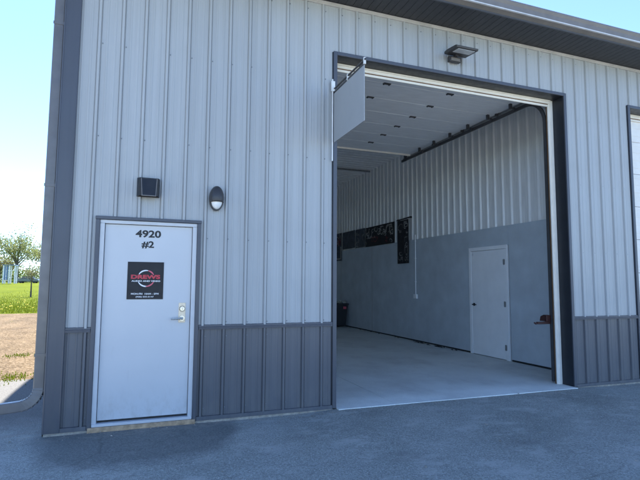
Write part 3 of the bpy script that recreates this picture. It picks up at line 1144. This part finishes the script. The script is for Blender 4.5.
# oval light with a half shade
lx, lz = 1.255, 2.375
lamp = thing('wall_light', 'dark oval bulkhead wall light with half shade over its pale lens', 'wall light', (lx, 0, lz))


def ellipsoid(mb, c, rx, ry, rz, seg=24, rings=12, front_only=True, zcut=None, mi=0):
    vs, fs = [], []
    for j in range(rings + 1):
        ph = (math.pi / 2) * j / rings
        for i in range(seg):
            t = 2 * math.pi * i / seg
            z = rz * math.cos(ph) * math.sin(t)
            vs.append((c[0] + rx * math.cos(ph) * math.cos(t), c[1] - ry * math.sin(ph), c[2] + z))
    for j in range(rings):
        for i in range(seg):
            a, b = j * seg + i, j * seg + (i + 1) % seg
            q = (a, b, b + seg, a + seg)
            if zcut is None or min(vs[k][2] for k in q) >= zcut - 1e-6:
                fs.append(q)
    mb.add(vs, fs, mi)


mb = MB()
ring = [(lx + 0.080 * math.cos(t), lz + 0.138 * math.sin(t)) for t in [2 * math.pi * k / 32 for k in range(32)]]
mb.prism([(a, b) for a, b in ring], 1, -0.060, -0.019)
part(mb, 'backplate', M['bronze'], lamp, bevel=0.005)
mb = MB()
ellipsoid(mb, (lx, -0.060, lz - 0.005), 0.064, 0.070, 0.118)
part(mb, 'lens', M['lens'], lamp, smooth=True)
mb = MB()
vs, fs = [], []
NR, NS = 16, 20
for j in range(NR + 1):
    th = -0.36 + (math.pi / 2 + 0.36) * j / NR
    zz = lz + 0.136 * math.sin(th)
    cr = max(0.0, math.cos(th))
    for i in range(NS + 1):
        ph = math.pi * i / NS
        vs.append((lx - 0.078 * cr * math.cos(ph), -0.058 - 0.086 * cr * math.sin(ph), zz))
for j in range(NR):
    for i in range(NS):
        a = j * (NS + 1) + i
        fs.append((a, a + 1, a + NS + 2, a + NS + 1))
mb.add(vs, fs)
o = part(mb, 'shade', M['bronze'], lamp, smooth=True)
so = o.modifiers.new('thick', 'SOLIDIFY')
so.thickness = 0.007
mb = MB()
mb.disc((lx + 0.003, -0.094, lz + 0.108), 0.008, (0, -1, 0.4), 0.008, 12)
part(mb, 'sensor', M['gutter_lip'], lamp)

# flood light over the doorway
fl = thing('flood_light', 'flat dark LED flood light jutting out above the garage doorway', 'flood light', (4.40, 0, 4.52))
mb = MB()
mb.box(4.315, 4.500, -0.085, -0.020, 4.462, 4.535)
part(mb, 'junction_box', M['bronze'], fl, bevel=0.010)
mb = MB()
mb.box(4.335, 4.480, -0.0905, -0.0855, 4.470, 4.512)
part(mb, 'cover_plate', M['gutter'], fl, bevel=0.003)
mb = MB()
mb.box(4.385, 4.435, -0.12, -0.06, 4.530, 4.560)
part(mb, 'knuckle', M['bronze'], fl, bevel=0.006)
zt = lambda y: 4.548 + (y + 0.06) * 0.10
mb = MB()
sec = ((-0.055, zt(-0.055)), (-0.335, zt(-0.335) + 0.002), (-0.345, zt(-0.345) + 0.030), (-0.30, zt(-0.30) + 0.045), (-0.12, zt(-0.12) + 0.050), (-0.055, zt(-0.055) + 0.036))
mb.prism(list(sec), 0, 4.245, 4.585)
part(mb, 'housing', M['bronze'], fl, bevel=0.007)
mb = MB()
mb.add([(x, y, zt(y) + dz) for dz in (-0.007, -0.001) for (x, y) in ((4.285, -0.19), (4.545, -0.19), (4.545, -0.315), (4.285, -0.315))],
       [(0, 1, 2, 3), (7, 6, 5, 4), (0, 4, 5, 1), (1, 5, 6, 2), (2, 6, 7, 3), (3, 7, 4, 0)])
part(mb, 'lens', M['lamp_glass'], fl)
mb = MB()
for k in range(8):
    x = 4.275 + k * 0.038
    mb.box(x, x + 0.008, -0.28, -0.12, zt(-0.2) + 0.040, zt(-0.2) + 0.054)
parts(mb, 'cooling_fin', M['bronze'], fl)

# projecting blank sign on a rod by the doorway
bs = thing('projecting_sign', 'blank pale grey sign panel hung from a rod jutting out at the doorway', 'sign', (2.655, 0, 3.5))
mb = MB()
mb.box(2.648, 2.657, -0.90, -0.035, 3.16, 3.775)
part(mb, 'panel', M['blade'], bs, bevel=0.002)
mb = MB()
mb.tube([(2.652, -0.02, 3.835), (2.652, -0.93, 3.825)], 0.011, 10)
mb.sweep_rect([(2.652, -0.03, 3.79), (2.652, -0.905, 3.782)], 0.018, 0.02, (1, 0, 0))
part(mb, 'arm', M['bronze'], bs)
mb = MB()
mb.tube([(2.632, -0.034, 2.93), (2.632, -0.034, 3.955)], 0.009, 10)
part(mb, 'mounting_pole', M['cream_tube'], bs)
mb = MB()
mb.box(2.612, 2.660, -0.050, -0.030, 3.80, 3.93)
part(mb, 'bracket', M['cream_tube'], bs, bevel=0.003)
for y in (-0.46, -0.905):
    mb = MB()
    mb.box(2.640, 2.664, y - 0.012, y + 0.012, 3.775, 3.85)
    part(mb, 'clip', M['cream_tube'], bs, bevel=0.003)

# black sign on the entry door
sg = thing('door_sign', 'square black sign with red and white lettering in a ring on the entry door', 'sign', (0.548, 0.017, 1.465))
mb = MB()
SX0, SX1, SZ0, SZ1 = 0.369, 0.728, 1.270, 1.660
mb.box(SX0, SX1, 0.0150, 0.0185, SZ0, SZ1)
part(mb, 'board', M['sign_black'], sg, bevel=0.0008)


def arc(mb, cx, cz, rx, rz, a0, a1, w, y, mi=0, n=22):
    vs, fs = [], []
    for k in range(n + 1):
        u = k / n
        t = R(a0 + (a1 - a0) * u)
        ww = w * (0.25 + 0.75 * math.sin(math.pi * min(1, max(0, u * 0.8 + 0.1))))
        for s in (-0.5, 0.5):
            vs.append((cx + (rx + s * ww) * math.cos(t), y, cz + (rz + s * ww) * math.sin(t)))
    for k in range(n):
        fs.append((2 * k, 2 * k + 1, 2 * k + 3, 2 * k + 2))
    mb.add(vs, fs, mi)


yt = 0.0146
scx, scz = 0.553, 1.488
mb = MB()
arc(mb, scx, scz, 0.083, 0.083, 75, 150, 0.014, yt, 0)
arc(mb, scx, scz, 0.083, 0.083, 26, 78, 0.014, yt - 0.0002, 1)
arc(mb, scx, scz, 0.083, 0.083, 206, 292, 0.014, yt, 0)
arc(mb, scx, scz, 0.083, 0.083, 268, 336, 0.014, yt - 0.0002, 1)
part(mb, 'ring_emblem', [M['sign_white'], M['sign_pink']], sg)
mb = MB()
text_geo(mb, 'DREWS', scx - 0.004, 1.482, 0.044, 0.0148, 0.0006, width=0.290, bold=0.05)
part(mb, 'name_lettering', M['sign_red'], sg)
mb = MB()
text_geo(mb, 'AUDIO AND VIDEO', scx, 1.452, 0.0165, 0.0148, 0.0006, width=0.285, bold=0.03)
part(mb, 'lettering', M['sign_white'], sg)
mb = MB()
text_geo(mb, 'MON-FRI  10AM - 5PM', scx - 0.006, 1.318, 0.018, 0.0148, 0.0006, width=0.272, bold=0.02)
part(mb, 'lettering', M['sign_white'], sg)
mb = MB()
text_geo(mb, '(920) 555-0147', scx - 0.006, 1.285, 0.018, 0.0148, 0.0006, width=0.178, bold=0.02)
part(mb, 'lettering', M['sign_white'], sg)

# ================================================================== THINGS IN THE BAY
BX = XR - 0.047


def squiggle(mb, y0, y1, z0, z1, n, rng, x, w=0.02, mi=1):
    """curling painted strokes lying on a banner in the plane x"""
    for _ in range(n):
        cy, cz = rng.uniform(y0, y1), rng.uniform(z0, z1)
        r = rng.uniform(0.04, 0.15)
        t0 = rng.uniform(0, 6.28)
        tn = rng.choice((-1, 1)) * rng.uniform(2.5, 5.5)
        pts = []
        for k in range(17):
            u = k / 16
            rr = r * (1 - 0.55 * u)
            pts.append((min(y1, max(y0, cy + rr * 1.3 * math.cos(t0 + tn * u))), min(z1, max(z0, cz + rr * math.sin(t0 + tn * u)))))
        vs = []
        for k, p in enumerate(pts):
            q0, q1 = pts[max(0, k - 1)], pts[min(16, k + 1)]
            d = Vector((q1[0] - q0[0], q1[1] - q0[1]))
            if d.length < 1e-6:
                d = Vector((1, 0))
            d.normalize()
            ww = w * (0.3 + 0.7 * math.sin(math.pi * k / 16))
            vs += [(x, p[0] - d.y * ww / 2, p[1] + d.x * ww / 2), (x, p[0] + d.y * ww / 2, p[1] - d.x * ww / 2)]
        x -= 0.00012
        mb.add(vs, [(2 * k, 2 * k + 1, 2 * k + 3, 2 * k + 2) for k in range(16)], mi)


def cloth(mb, y0, y1, z0, z1, x, mi=0, amp=0.012, seed=0):
    """thin hanging banner with slight waves and real thickness"""
    ny, nz = 16, 8
    P = []
    for side in (0, 1):
        for j in range(nz + 1):
            for i in range(ny + 1):
                y = y0 + (y1 - y0) * i / ny
                z = z0 + (z1 - z0) * j / nz
                P.append((x + side * 0.004 - amp * (1 - j / nz) * abs(math.sin(i * 0.8 + seed)), y, z))
    w = ny + 1
    o = w * (nz + 1)
    fs = []
    for j in range(nz):
        for i in range(ny):
            a = j * w + i
            fs.append((a, a + 1, a + w + 1, a + w))
            fs.append((o + a, o + a + w, o + a + w + 1, o + a + 1))
    for i in range(ny):
        fs.append((i, o + i, o + i + 1, i + 1))
        a = nz * w + i
        fs.append((a, a + 1, o + a + 1, o + a))
    for j in range(nz):
        a = j * w
        fs.append((a, a + w, o + a + w, o + a))
        a = j * w + ny
        fs.append((a, o + a, o + a + w, a + w))
    mb.add(P, fs, mi)


rng = random.Random(11)
GB = 'banners hung along the inside wall'
# tall banner on its own rod
b1 = thing('wall_banner', 'tall narrow black banner hanging from a short rod beside the conduit', 'banner', (BX, 6.08, 3.2), GB)
mb = MB()
cloth(mb, 5.80, 6.40, 2.0, 3.17, BX - 0.030, amp=0.006)
part(mb, 'cloth', M['banner_dark'], b1)
mb = MB()
squiggle(mb, 5.84, 6.02, 2.75, 3.12, 5, rng, BX - 0.039, 0.022, 0)
squiggle(mb, 5.84, 5.98, 2.05, 2.7, 9, rng, BX - 0.0405, 0.012, 0)
squiggle(mb, 6.1, 6.36, 2.03, 2.3, 6, rng, BX - 0.042, 0.010, 0)
squiggle(mb, 6.1, 6.36, 2.85, 3.1, 3, rng, BX - 0.043, 0.010, 0)
part(mb, 'print', M['banner_pale'], b1)
mb = MB()
mb.tube([(BX - 0.03, 5.66, 3.215), (BX - 0.03, 6.42, 3.195)], 0.018, 8)
mb.box(BX - 0.03, BX + 0.02, 5.70, 5.73, 3.19, 3.235)
mb.box(BX - 0.03, BX + 0.02, 6.36, 6.39, 3.18, 3.225)
part(mb, 'rod', M['black'], b1)
# wide banner with pale curling letters
b2 = thing('wall_banner', 'wide black banner with pale curling letters and small red marks', 'banner', (BX, 7.5, 3.2), GB)
mb = MB()
cloth(mb, 6.60, 8.46, 2.60, 3.20, BX - 0.012, amp=0.006, seed=1)
part(mb, 'cloth', M['banner_dark'], b2)
mb = MB()
for i in range(9):
    cy = 6.78 + i * 0.19
    squiggle(mb, cy - 0.10, cy + 0.10, 2.86, 3.14, 3, rng, BX - 0.0205 - i * 0.0004, 0.034, 0)
squiggle(mb, 6.66, 6.85, 2.64, 3.15, 5, rng, BX - 0.025, 0.022, 0)
squiggle(mb, 8.2, 8.42, 2.64, 3.15, 5, rng, BX - 0.026, 0.022, 0)
part(mb, 'print', M['banner_pale'], b2)
mb = MB()
squiggle(mb, 6.9, 8.1, 2.66, 2.86, 7, rng, BX - 0.027, 0.026, 0)
part(mb, 'print', M['banner_red'], b2)
# narrow mottled banner
b3 = thing('wall_banner', 'small slate grey banner with mottled print next to the wide lettered banner', 'banner', (BX, 8.8, 3.2), GB)
mb = MB()
cloth(mb, 8.52, 9.22, 2.62, 3.22, BX - 0.012, amp=0.006, seed=2)
part(mb, 'cloth', M['banner_grey'], b3)
mb = MB()
squiggle(mb, 8.95, 9.18, 2.66, 3.18, 8, rng, BX - 0.0205, 0.018, 0)
squiggle(mb, 8.56, 8.8, 2.66, 3.18, 3, rng, BX - 0.022, 0.012, 0)
part(mb, 'print', M['banner_pale'], b3)
# plain slate banner
b4 = thing('wall_banner', 'plain bluish slate banner second from the far end of the row', 'banner', (BX, 9.8, 3.2), GB)
mb = MB()
cloth(mb, 9.28, 10.32, 2.64, 3.23, BX - 0.012, amp=0.008, seed=3)
part(mb, 'cloth', M['banner_grey'], b4)
mb = MB()
squiggle(mb, 9.4, 10.2, 2.75, 3.1, 5, rng, BX - 0.0225, 0.012, 0)
part(mb, 'print', M['banner_grey'], b4)
# far poster
b5 = thing('wall_banner', 'farthest banner with pale and red print hanging lower than the others', 'banner', (BX, 10.8, 3.2), GB)
mb = MB()
cloth(mb, 10.42, 11.25, 2.26, 3.24, BX - 0.012, amp=0.006, seed=4)
part(mb, 'cloth', M['banner_grey'], b5)
mb = MB()
mb.box(BX - 0.0225, BX - 0.0215, 10.45, 10.52, 2.30, 2.75)
mb.box(BX - 0.0225, BX - 0.0215, 10.45, 11.1, 2.30, 2.35)
squiggle(mb, 10.5, 11.1, 2.8, 3.2, 10, rng, BX - 0.0235, 0.03, 0)
squiggle(mb, 10.5, 11.1, 2.75, 3.1, 4, rng, BX - 0.0255, 0.05, 1)
part(mb, 'print', [M['banner_pale'], M['banner_red']], b5)

# rubbish bin at the back of the bay
bn = thing('trash_bin', 'dark wheeled bin filled with pale rubbish at the back of the bay', 'bin', (6.82, 10.05, 0))


def frustum(mb, cx, cy, z0, z1, w0, d0, w1, d1, mi=0):
    vs = [(cx + sx * w / 2, cy + sy * d / 2, z) for (z, w, d) in ((z0, w0, d0), (z1, w1, d1)) for sx, sy in ((-1, -1), (1, -1), (1, 1), (-1, 1))]
    mb.add(vs, [(3, 2, 1, 0), (4, 5, 6, 7)] + [(i, (i + 1) % 4, 4 + (i + 1) % 4, 4 + i) for i in range(4)], mi)


mb = MB()
frustum(mb, 6.82, 10.05, 0.03, 0.76, 0.46, 0.46, 0.58, 0.55)
part(mb, 'body', M['bin'], bn, bevel=0.02)
mb = MB()
frustum(mb, 6.82, 10.05, 0.74, 0.79, 0.62, 0.60, 0.62, 0.60)
part(mb, 'rim', M['bin'], bn, bevel=0.012)
mb = MB()
mb.box(6.93, 7.04, 9.757, 9.764, 0.60, 0.68)
part(mb, 'sticker', M['sign_pink'], bn)
mb = MB()
rg = random.Random(2)
for k in range(14):
    c = Vector((6.82 + rg.uniform(-.22, .22), 10.05 + rg.uniform(-.2, .2), 0.80 + rg.uniform(0, .04)))
    vs = [c + Vector((rg.uniform(-1, 1), rg.uniform(-1, 1), rg.uniform(-.6, .8))).normalized() * rg.uniform(.05, .09) for _ in range(8)]
    bm = bmesh.new()
    for v in vs:
        bm.verts.new(v)
    bmesh.ops.convex_hull(bm, input=bm.verts)
    bm.verts.index_update()
    mb.add([v.co for v in bm.verts], [tuple(v.index for v in f.verts) for f in bm.faces])
    bm.free()
part(mb, 'rubbish', M['paper'], bn)
for s in (-1, 1):
    mb = MB()
    mb.disc((6.82 + s * 0.20, 10.24, 0.07), 0.07, (s, 0, 0), 0.04, 16)
    part(mb, 'wheel', M['rubber'], bn)

# sweepings along the foot of the inside wall
mb = MB()
rg = random.Random(8)
for k in range(60):
    y = rg.choice((rg.gauss(5.2, .22), rg.gauss(4.4, .10), rg.uniform(3.6, 9)))
    c = Vector((7.08 - abs(rg.gauss(0, .05)), y, 0.008))
    vs = [c + Vector((rg.uniform(-.03, .03), rg.uniform(-.06, .06), rg.uniform(-.006, .02))) for _ in range(6)]
    mb.add(vs, [(0, 1, 2), (0, 2, 3), (3, 4, 5), (1, 4, 2), (0, 5, 1)])
o = mb.build('sweepings', M['bronze'])
o['kind'] = 'stuff'
o['label'] = 'dark dirt swept along the foot of the inside wall'
o['category'] = 'dirt'

# ================================================================== GROUND DETAIL
# loose pale chips on the asphalt
mb = MB()
rg = random.Random(21)
for k in range(420):
    if k < 170:
        x, y = rg.uniform(-0.8, 8), -0.045 - abs(rg.gauss(0, .07))
        if 2.6 < x < 6.5:
            y -= 0.06
    else:
        x, y = rg.uniform(-3, 9), rg.uniform(-4.5, -0.05)
    r = rg.uniform(.003, .010) if rg.random() < .9 else rg.uniform(.010, .018)
    z = asphalt_z(x, y)
    q = [Vector((x, y, z + r * .5)) + Vector((rg.uniform(-1, 1), rg.uniform(-1, 1), rg.uniform(-.6, .7))) * r for _ in range(6)]
    bm = bmesh.new()
    for v in q:
        bm.verts.new(v)
    bmesh.ops.convex_hull(bm, input=bm.verts)
    bm.verts.index_update()
    mb.add([v.co for v in bm.verts], [tuple(v.index for v in f.verts) for f in bm.faces])
    bm.free()
o = mb.build('loose_stones', M['foundation'])
o['kind'] = 'stuff'
o['label'] = 'small loose stones scattered on the asphalt'
o['category'] = 'stones'


def blades(mb, n, fx, fy, h, rg, w=0.006, zf=None):
    for _ in range(n):
        x, y = fx(), fy()
        z = zf(x, y) if zf else AZ
        a = rg.uniform(0, 6.28)
        hh = h * rg.uniform(.5, 1.2)
        lean = rg.uniform(0, .5) * hh
        dx, dy = math.cos(a) * w, math.sin(a) * w
        tx, ty = rg.uniform(-1, 1) * lean, rg.uniform(-1, 1) * lean
        mb.add([(x - dx, y - dy, z), (x + dx, y + dy, z), (x + tx, y + ty, z + hh)], [(0, 1, 2)])


rg = random.Random(4)
mb = MB()
for _ in range(40):
    cx, cy = rg.uniform(-7, -0.9), rg.choice((rg.gauss(3.6, .25), rg.gauss(3.6, .25), rg.uniform(4, 8)))
    r = rg.uniform(.04, .2)
    blades(mb, int(110 * r / .15), lambda: rg.gauss(cx, r), lambda: rg.gauss(cy, r), 0.035, rg, 0.012)
o = mb.build('weeds', M['grass_blade'])
o['kind'] = 'stuff'
o['label'] = 'yellow green weed tufts along the gravel edge'
o['category'] = 'weeds'
mb = MB()
blades(mb, 9000, lambda: rg.uniform(-14, -2), lambda: 21.0 + rg.expovariate(.09), 0.13, rg, 0.02, terrain)
o = mb.build('grass', M['grass_blade'])
o['kind'] = 'stuff'
o['label'] = 'bright green grass beyond the gravel lot'
o['category'] = 'grass'
mb = MB()
for _ in range(260):
    x, y = rg.uniform(-16, -2), 23 + rg.expovariate(.10)
    r = rg.uniform(.02, .04)
    z = terrain(x, y) + rg.uniform(.08, .16)
    mb.add([(x + r * math.cos(t), y + r * math.sin(t) * .7, z + .6 * r * math.sin(t)) for t in [6.283 * k / 6 for k in range(6)]] , [(0, 1, 2, 3, 4, 5)])
o = mb.build('dandelions', M['dandelion'])
o['kind'] = 'stuff'
o['label'] = 'yellow dandelions dotted over the grass'
o['category'] = 'flowers'


# ================================================================== BACKGROUND: TREES, CAR, SHELTER
def tree(label, x, y, height, crown_r, crown_z, nleaf, leaf, mat, seed, trunk_r, limbs=9, flat=0.85, group=None, cat='tree', kind='bare_tree'):
    rg = random.Random(seed)
    z = terrain(x, y)
    t = thing(kind, label, cat, (x, y, z - 0.05), group)
    mb = MB()
    fork = height * 0.32
    mb.tube([(x, y, z - 0.1), (x + .05 * trunk_r, y, z + fork * .5), (x + rg.uniform(-.3, .3) * trunk_r, y, z + fork), (x + rg.uniform(-1, 1) * trunk_r, y, z + height * .75)], [trunk_r * 1.25, trunk_r, trunk_r * .8, trunk_r * .15], 8)
    part(mb, 'trunk', M['bark'], t)
    mb = MB()
    tips = []
    for k in range(limbs):
        a = 6.283 * k / limbs + rg.uniform(-.3, .3)
        s = z + fork * rg.uniform(.85, 1.6)
        rr = crown_r * rg.uniform(.55, .98)
        e = Vector((x + math.cos(a) * rr, y + math.sin(a) * rr, z + crown_z + rg.uniform(-.35, .75) * crown_r * flat))
        mid = Vector((x, y, s)).lerp(e, .5) + Vector((rg.uniform(-.1, .1), rg.uniform(-.1, .1), .12)) * crown_r
        mb.tube([(x, y, s), mid, e], [trunk_r * .45, trunk_r * .25, trunk_r * .06], 5)
        tips += [mid, e]
        for q in range(4):
            st = mid.lerp(e, rg.uniform(0, .8))
            f = st + Vector((rg.uniform(-1, 1), rg.uniform(-1, 1), rg.uniform(-.3, 1))) * crown_r * .38
            mb.tube([st, f], [trunk_r * .12, trunk_r * .03], 4)
            tips.append(f)
    part(mb, 'limbs', M['bark'], t)
    mb = MB()
    for k in range(nleaf):
        c = rg.choice(tips)
        p = c + Vector((rg.gauss(0, 1), rg.gauss(0, 1), rg.gauss(0, .8))) * crown_r * .19
        n1 = Vector((rg.uniform(-1, 1), rg.uniform(-1, 1), rg.uniform(-1, 1))).normalized()
        n2 = n1.cross(Vector((rg.uniform(-1, 1), rg.uniform(-1, 1), rg.uniform(-1, 1)))).normalized()
        s = leaf * rg.uniform(.5, 1.3)
        mb.add([p - n1 * s, p - n2 * s * .6, p + n1 * s, p + n2 * s * .6], [(0, 1, 2, 3)])
    part(mb, 'crown', mat, t)
    return t


def at(u, d):
    """ground point at distance d along the photo column u"""
    dx = (u - 320) / F_PX
    v = fw * 1.0 + rt * dx
    v.z = 0
    v.normalize()
    return CAM.x + v.x * d, CAM.y + v.y * d


GT = 'trees beyond the lawn'
for (u, d, h, cr, cz, nl, lf, mt, sd_, tr, lab) in (
        (19, 140, 14.0, 5.6, 8.4, 5200, 0.21, 'leaf', 1, .34, 'tallest broad leafy tree far across the lawn at the left'),
        (45, 150, 11.5, 4.0, 7.4, 2600, 0.2, 'leaf_olive', 2, .25, 'thin olive tree half hidden by the building corner'),
        (2, 165, 8.5, 4.2, 5.0, 3500, 0.22, 'leaf_olive', 3, .25, 'lower olive tree at the left edge behind the shelter')):
    x, y = at(u, d)
    tree(lab, x, y, h, cr, cz, nl, lf, M[mt], sd_, tr, group=GT, kind='leafy_tree')
x, y = at(34, 56)
tree('slim young tree standing alone on the near lawn', x, y, 4.0, 1.0, 2.6, 700, 0.06, M['leaf_olive'], 9, .07, limbs=7, kind='young_tree')
# far hedge: reads as one mass
mb = MB()
rg = random.Random(31)
for k in range(15000):
    u = rg.uniform(-60, 90)
    d = rg.gauss(205, 8)
    x, y = at(u, d)
    hmax = 6.5 + 2.5 * mnoise.noise(Vector((u * .09, 0, 3))) + 1.2 * mnoise.noise(Vector((u * .4, 0, 8)))
    z = terrain(x, y) + hmax * (1 - rg.random() ** .55) 
    s = rg.uniform(.15, .38)
    n1 = Vector((rg.uniform(-1, 1), rg.uniform(-1, 1), rg.uniform(-1, 1))).normalized()
    n2 = n1.cross(Vector((rg.uniform(-1, 1), rg.uniform(-1, 1), rg.uniform(-1, 1)))).normalized()
    p = Vector((x, y, z))
    mb.add([p - n1 * s, p - n2 * s * .7, p + n1 * s, p + n2 * s * .7], [(0, 1, 2, 3)])
o = mb.build('far_thicket', M['leaf_bright'])
o['kind'] = 'stuff'
o['label'] = 'pale green thicket along the far side of the lawn'
o['category'] = 'thicket'

# parked car far across the lawn
cx, cy = at(31, 122)
cz = terrain(cx, cy)
car = thing('parked_car', 'dark grey green car parked far across the lawn beside the trees', 'car', (cx, cy, cz))
mb = MB()
body = [(-2.1, .35), (-2.15, .72), (-1.95, .92), (-1.0, 1.0), (1.0, 1.0), (1.9, .92), (2.12, .7), (2.1, .35)]
mb.prism(body, 1, -0.85, 0.85)
o = mb.build('body', M['car_paint'], None, 0.06)
o.parent = car
mb = MB()
mb.prism([(-1.35, .99), (-.85, 1.42), (.65, 1.44), (1.25, .99)], 1, -0.74, 0.74)
o = mb.build('cabin', M['car_glass'], None, 0.05)
o.parent = car
mb = MB()
mb.prism([(-.85, 1.425), (-.8, 1.47), (.6, 1.485), (.65, 1.445)], 1, -0.72, 0.72)
o = mb.build('car_roof', M['car_paint'], None, 0.02)
o.parent = car
for x in (-1.3, 1.3):
    for y in (-.84, .64):
        mb = MB()
        mb.disc((x, y, .32), .32, (0, 1, 0), .2, 16)
        o = mb.build('wheel', M['rubber'])
        o.parent = car
car.rotation_euler = (0, 0, R(-6))

# white and blue play shelter
sx, sy = at(11.4, 112)
sz = terrain(sx, sy)
sh = thing('garden_shelter', 'white framed shelter with upright blue boards far across the lawn', 'shelter', (sx, sy, sz))
for x in (-1.0, -0.02, .95):
    for y in (-.1, 1.4):
        mb = MB()
        mb.box(x - .1, x + .1, y, y + .2, 0, 3.5)
        o = mb.build('post', M['sign_white'])
        o.parent = sh
for x in (-.72, -.36):
    mb = MB()
    mb.box(x - .13, x + .13, -.05, 0.0, .7, 3.4)
    o = mb.build('board', M['blue_board'])
    o.parent = sh
mb = MB()
mb.prism([(-1.15, 3.5), (-1.1, 3.62), (1.1, 3.62), (1.15, 3.5)], 1, -.3, 1.8)
o = mb.build('shelter_roof', M['blue_board'])
o.parent = sh
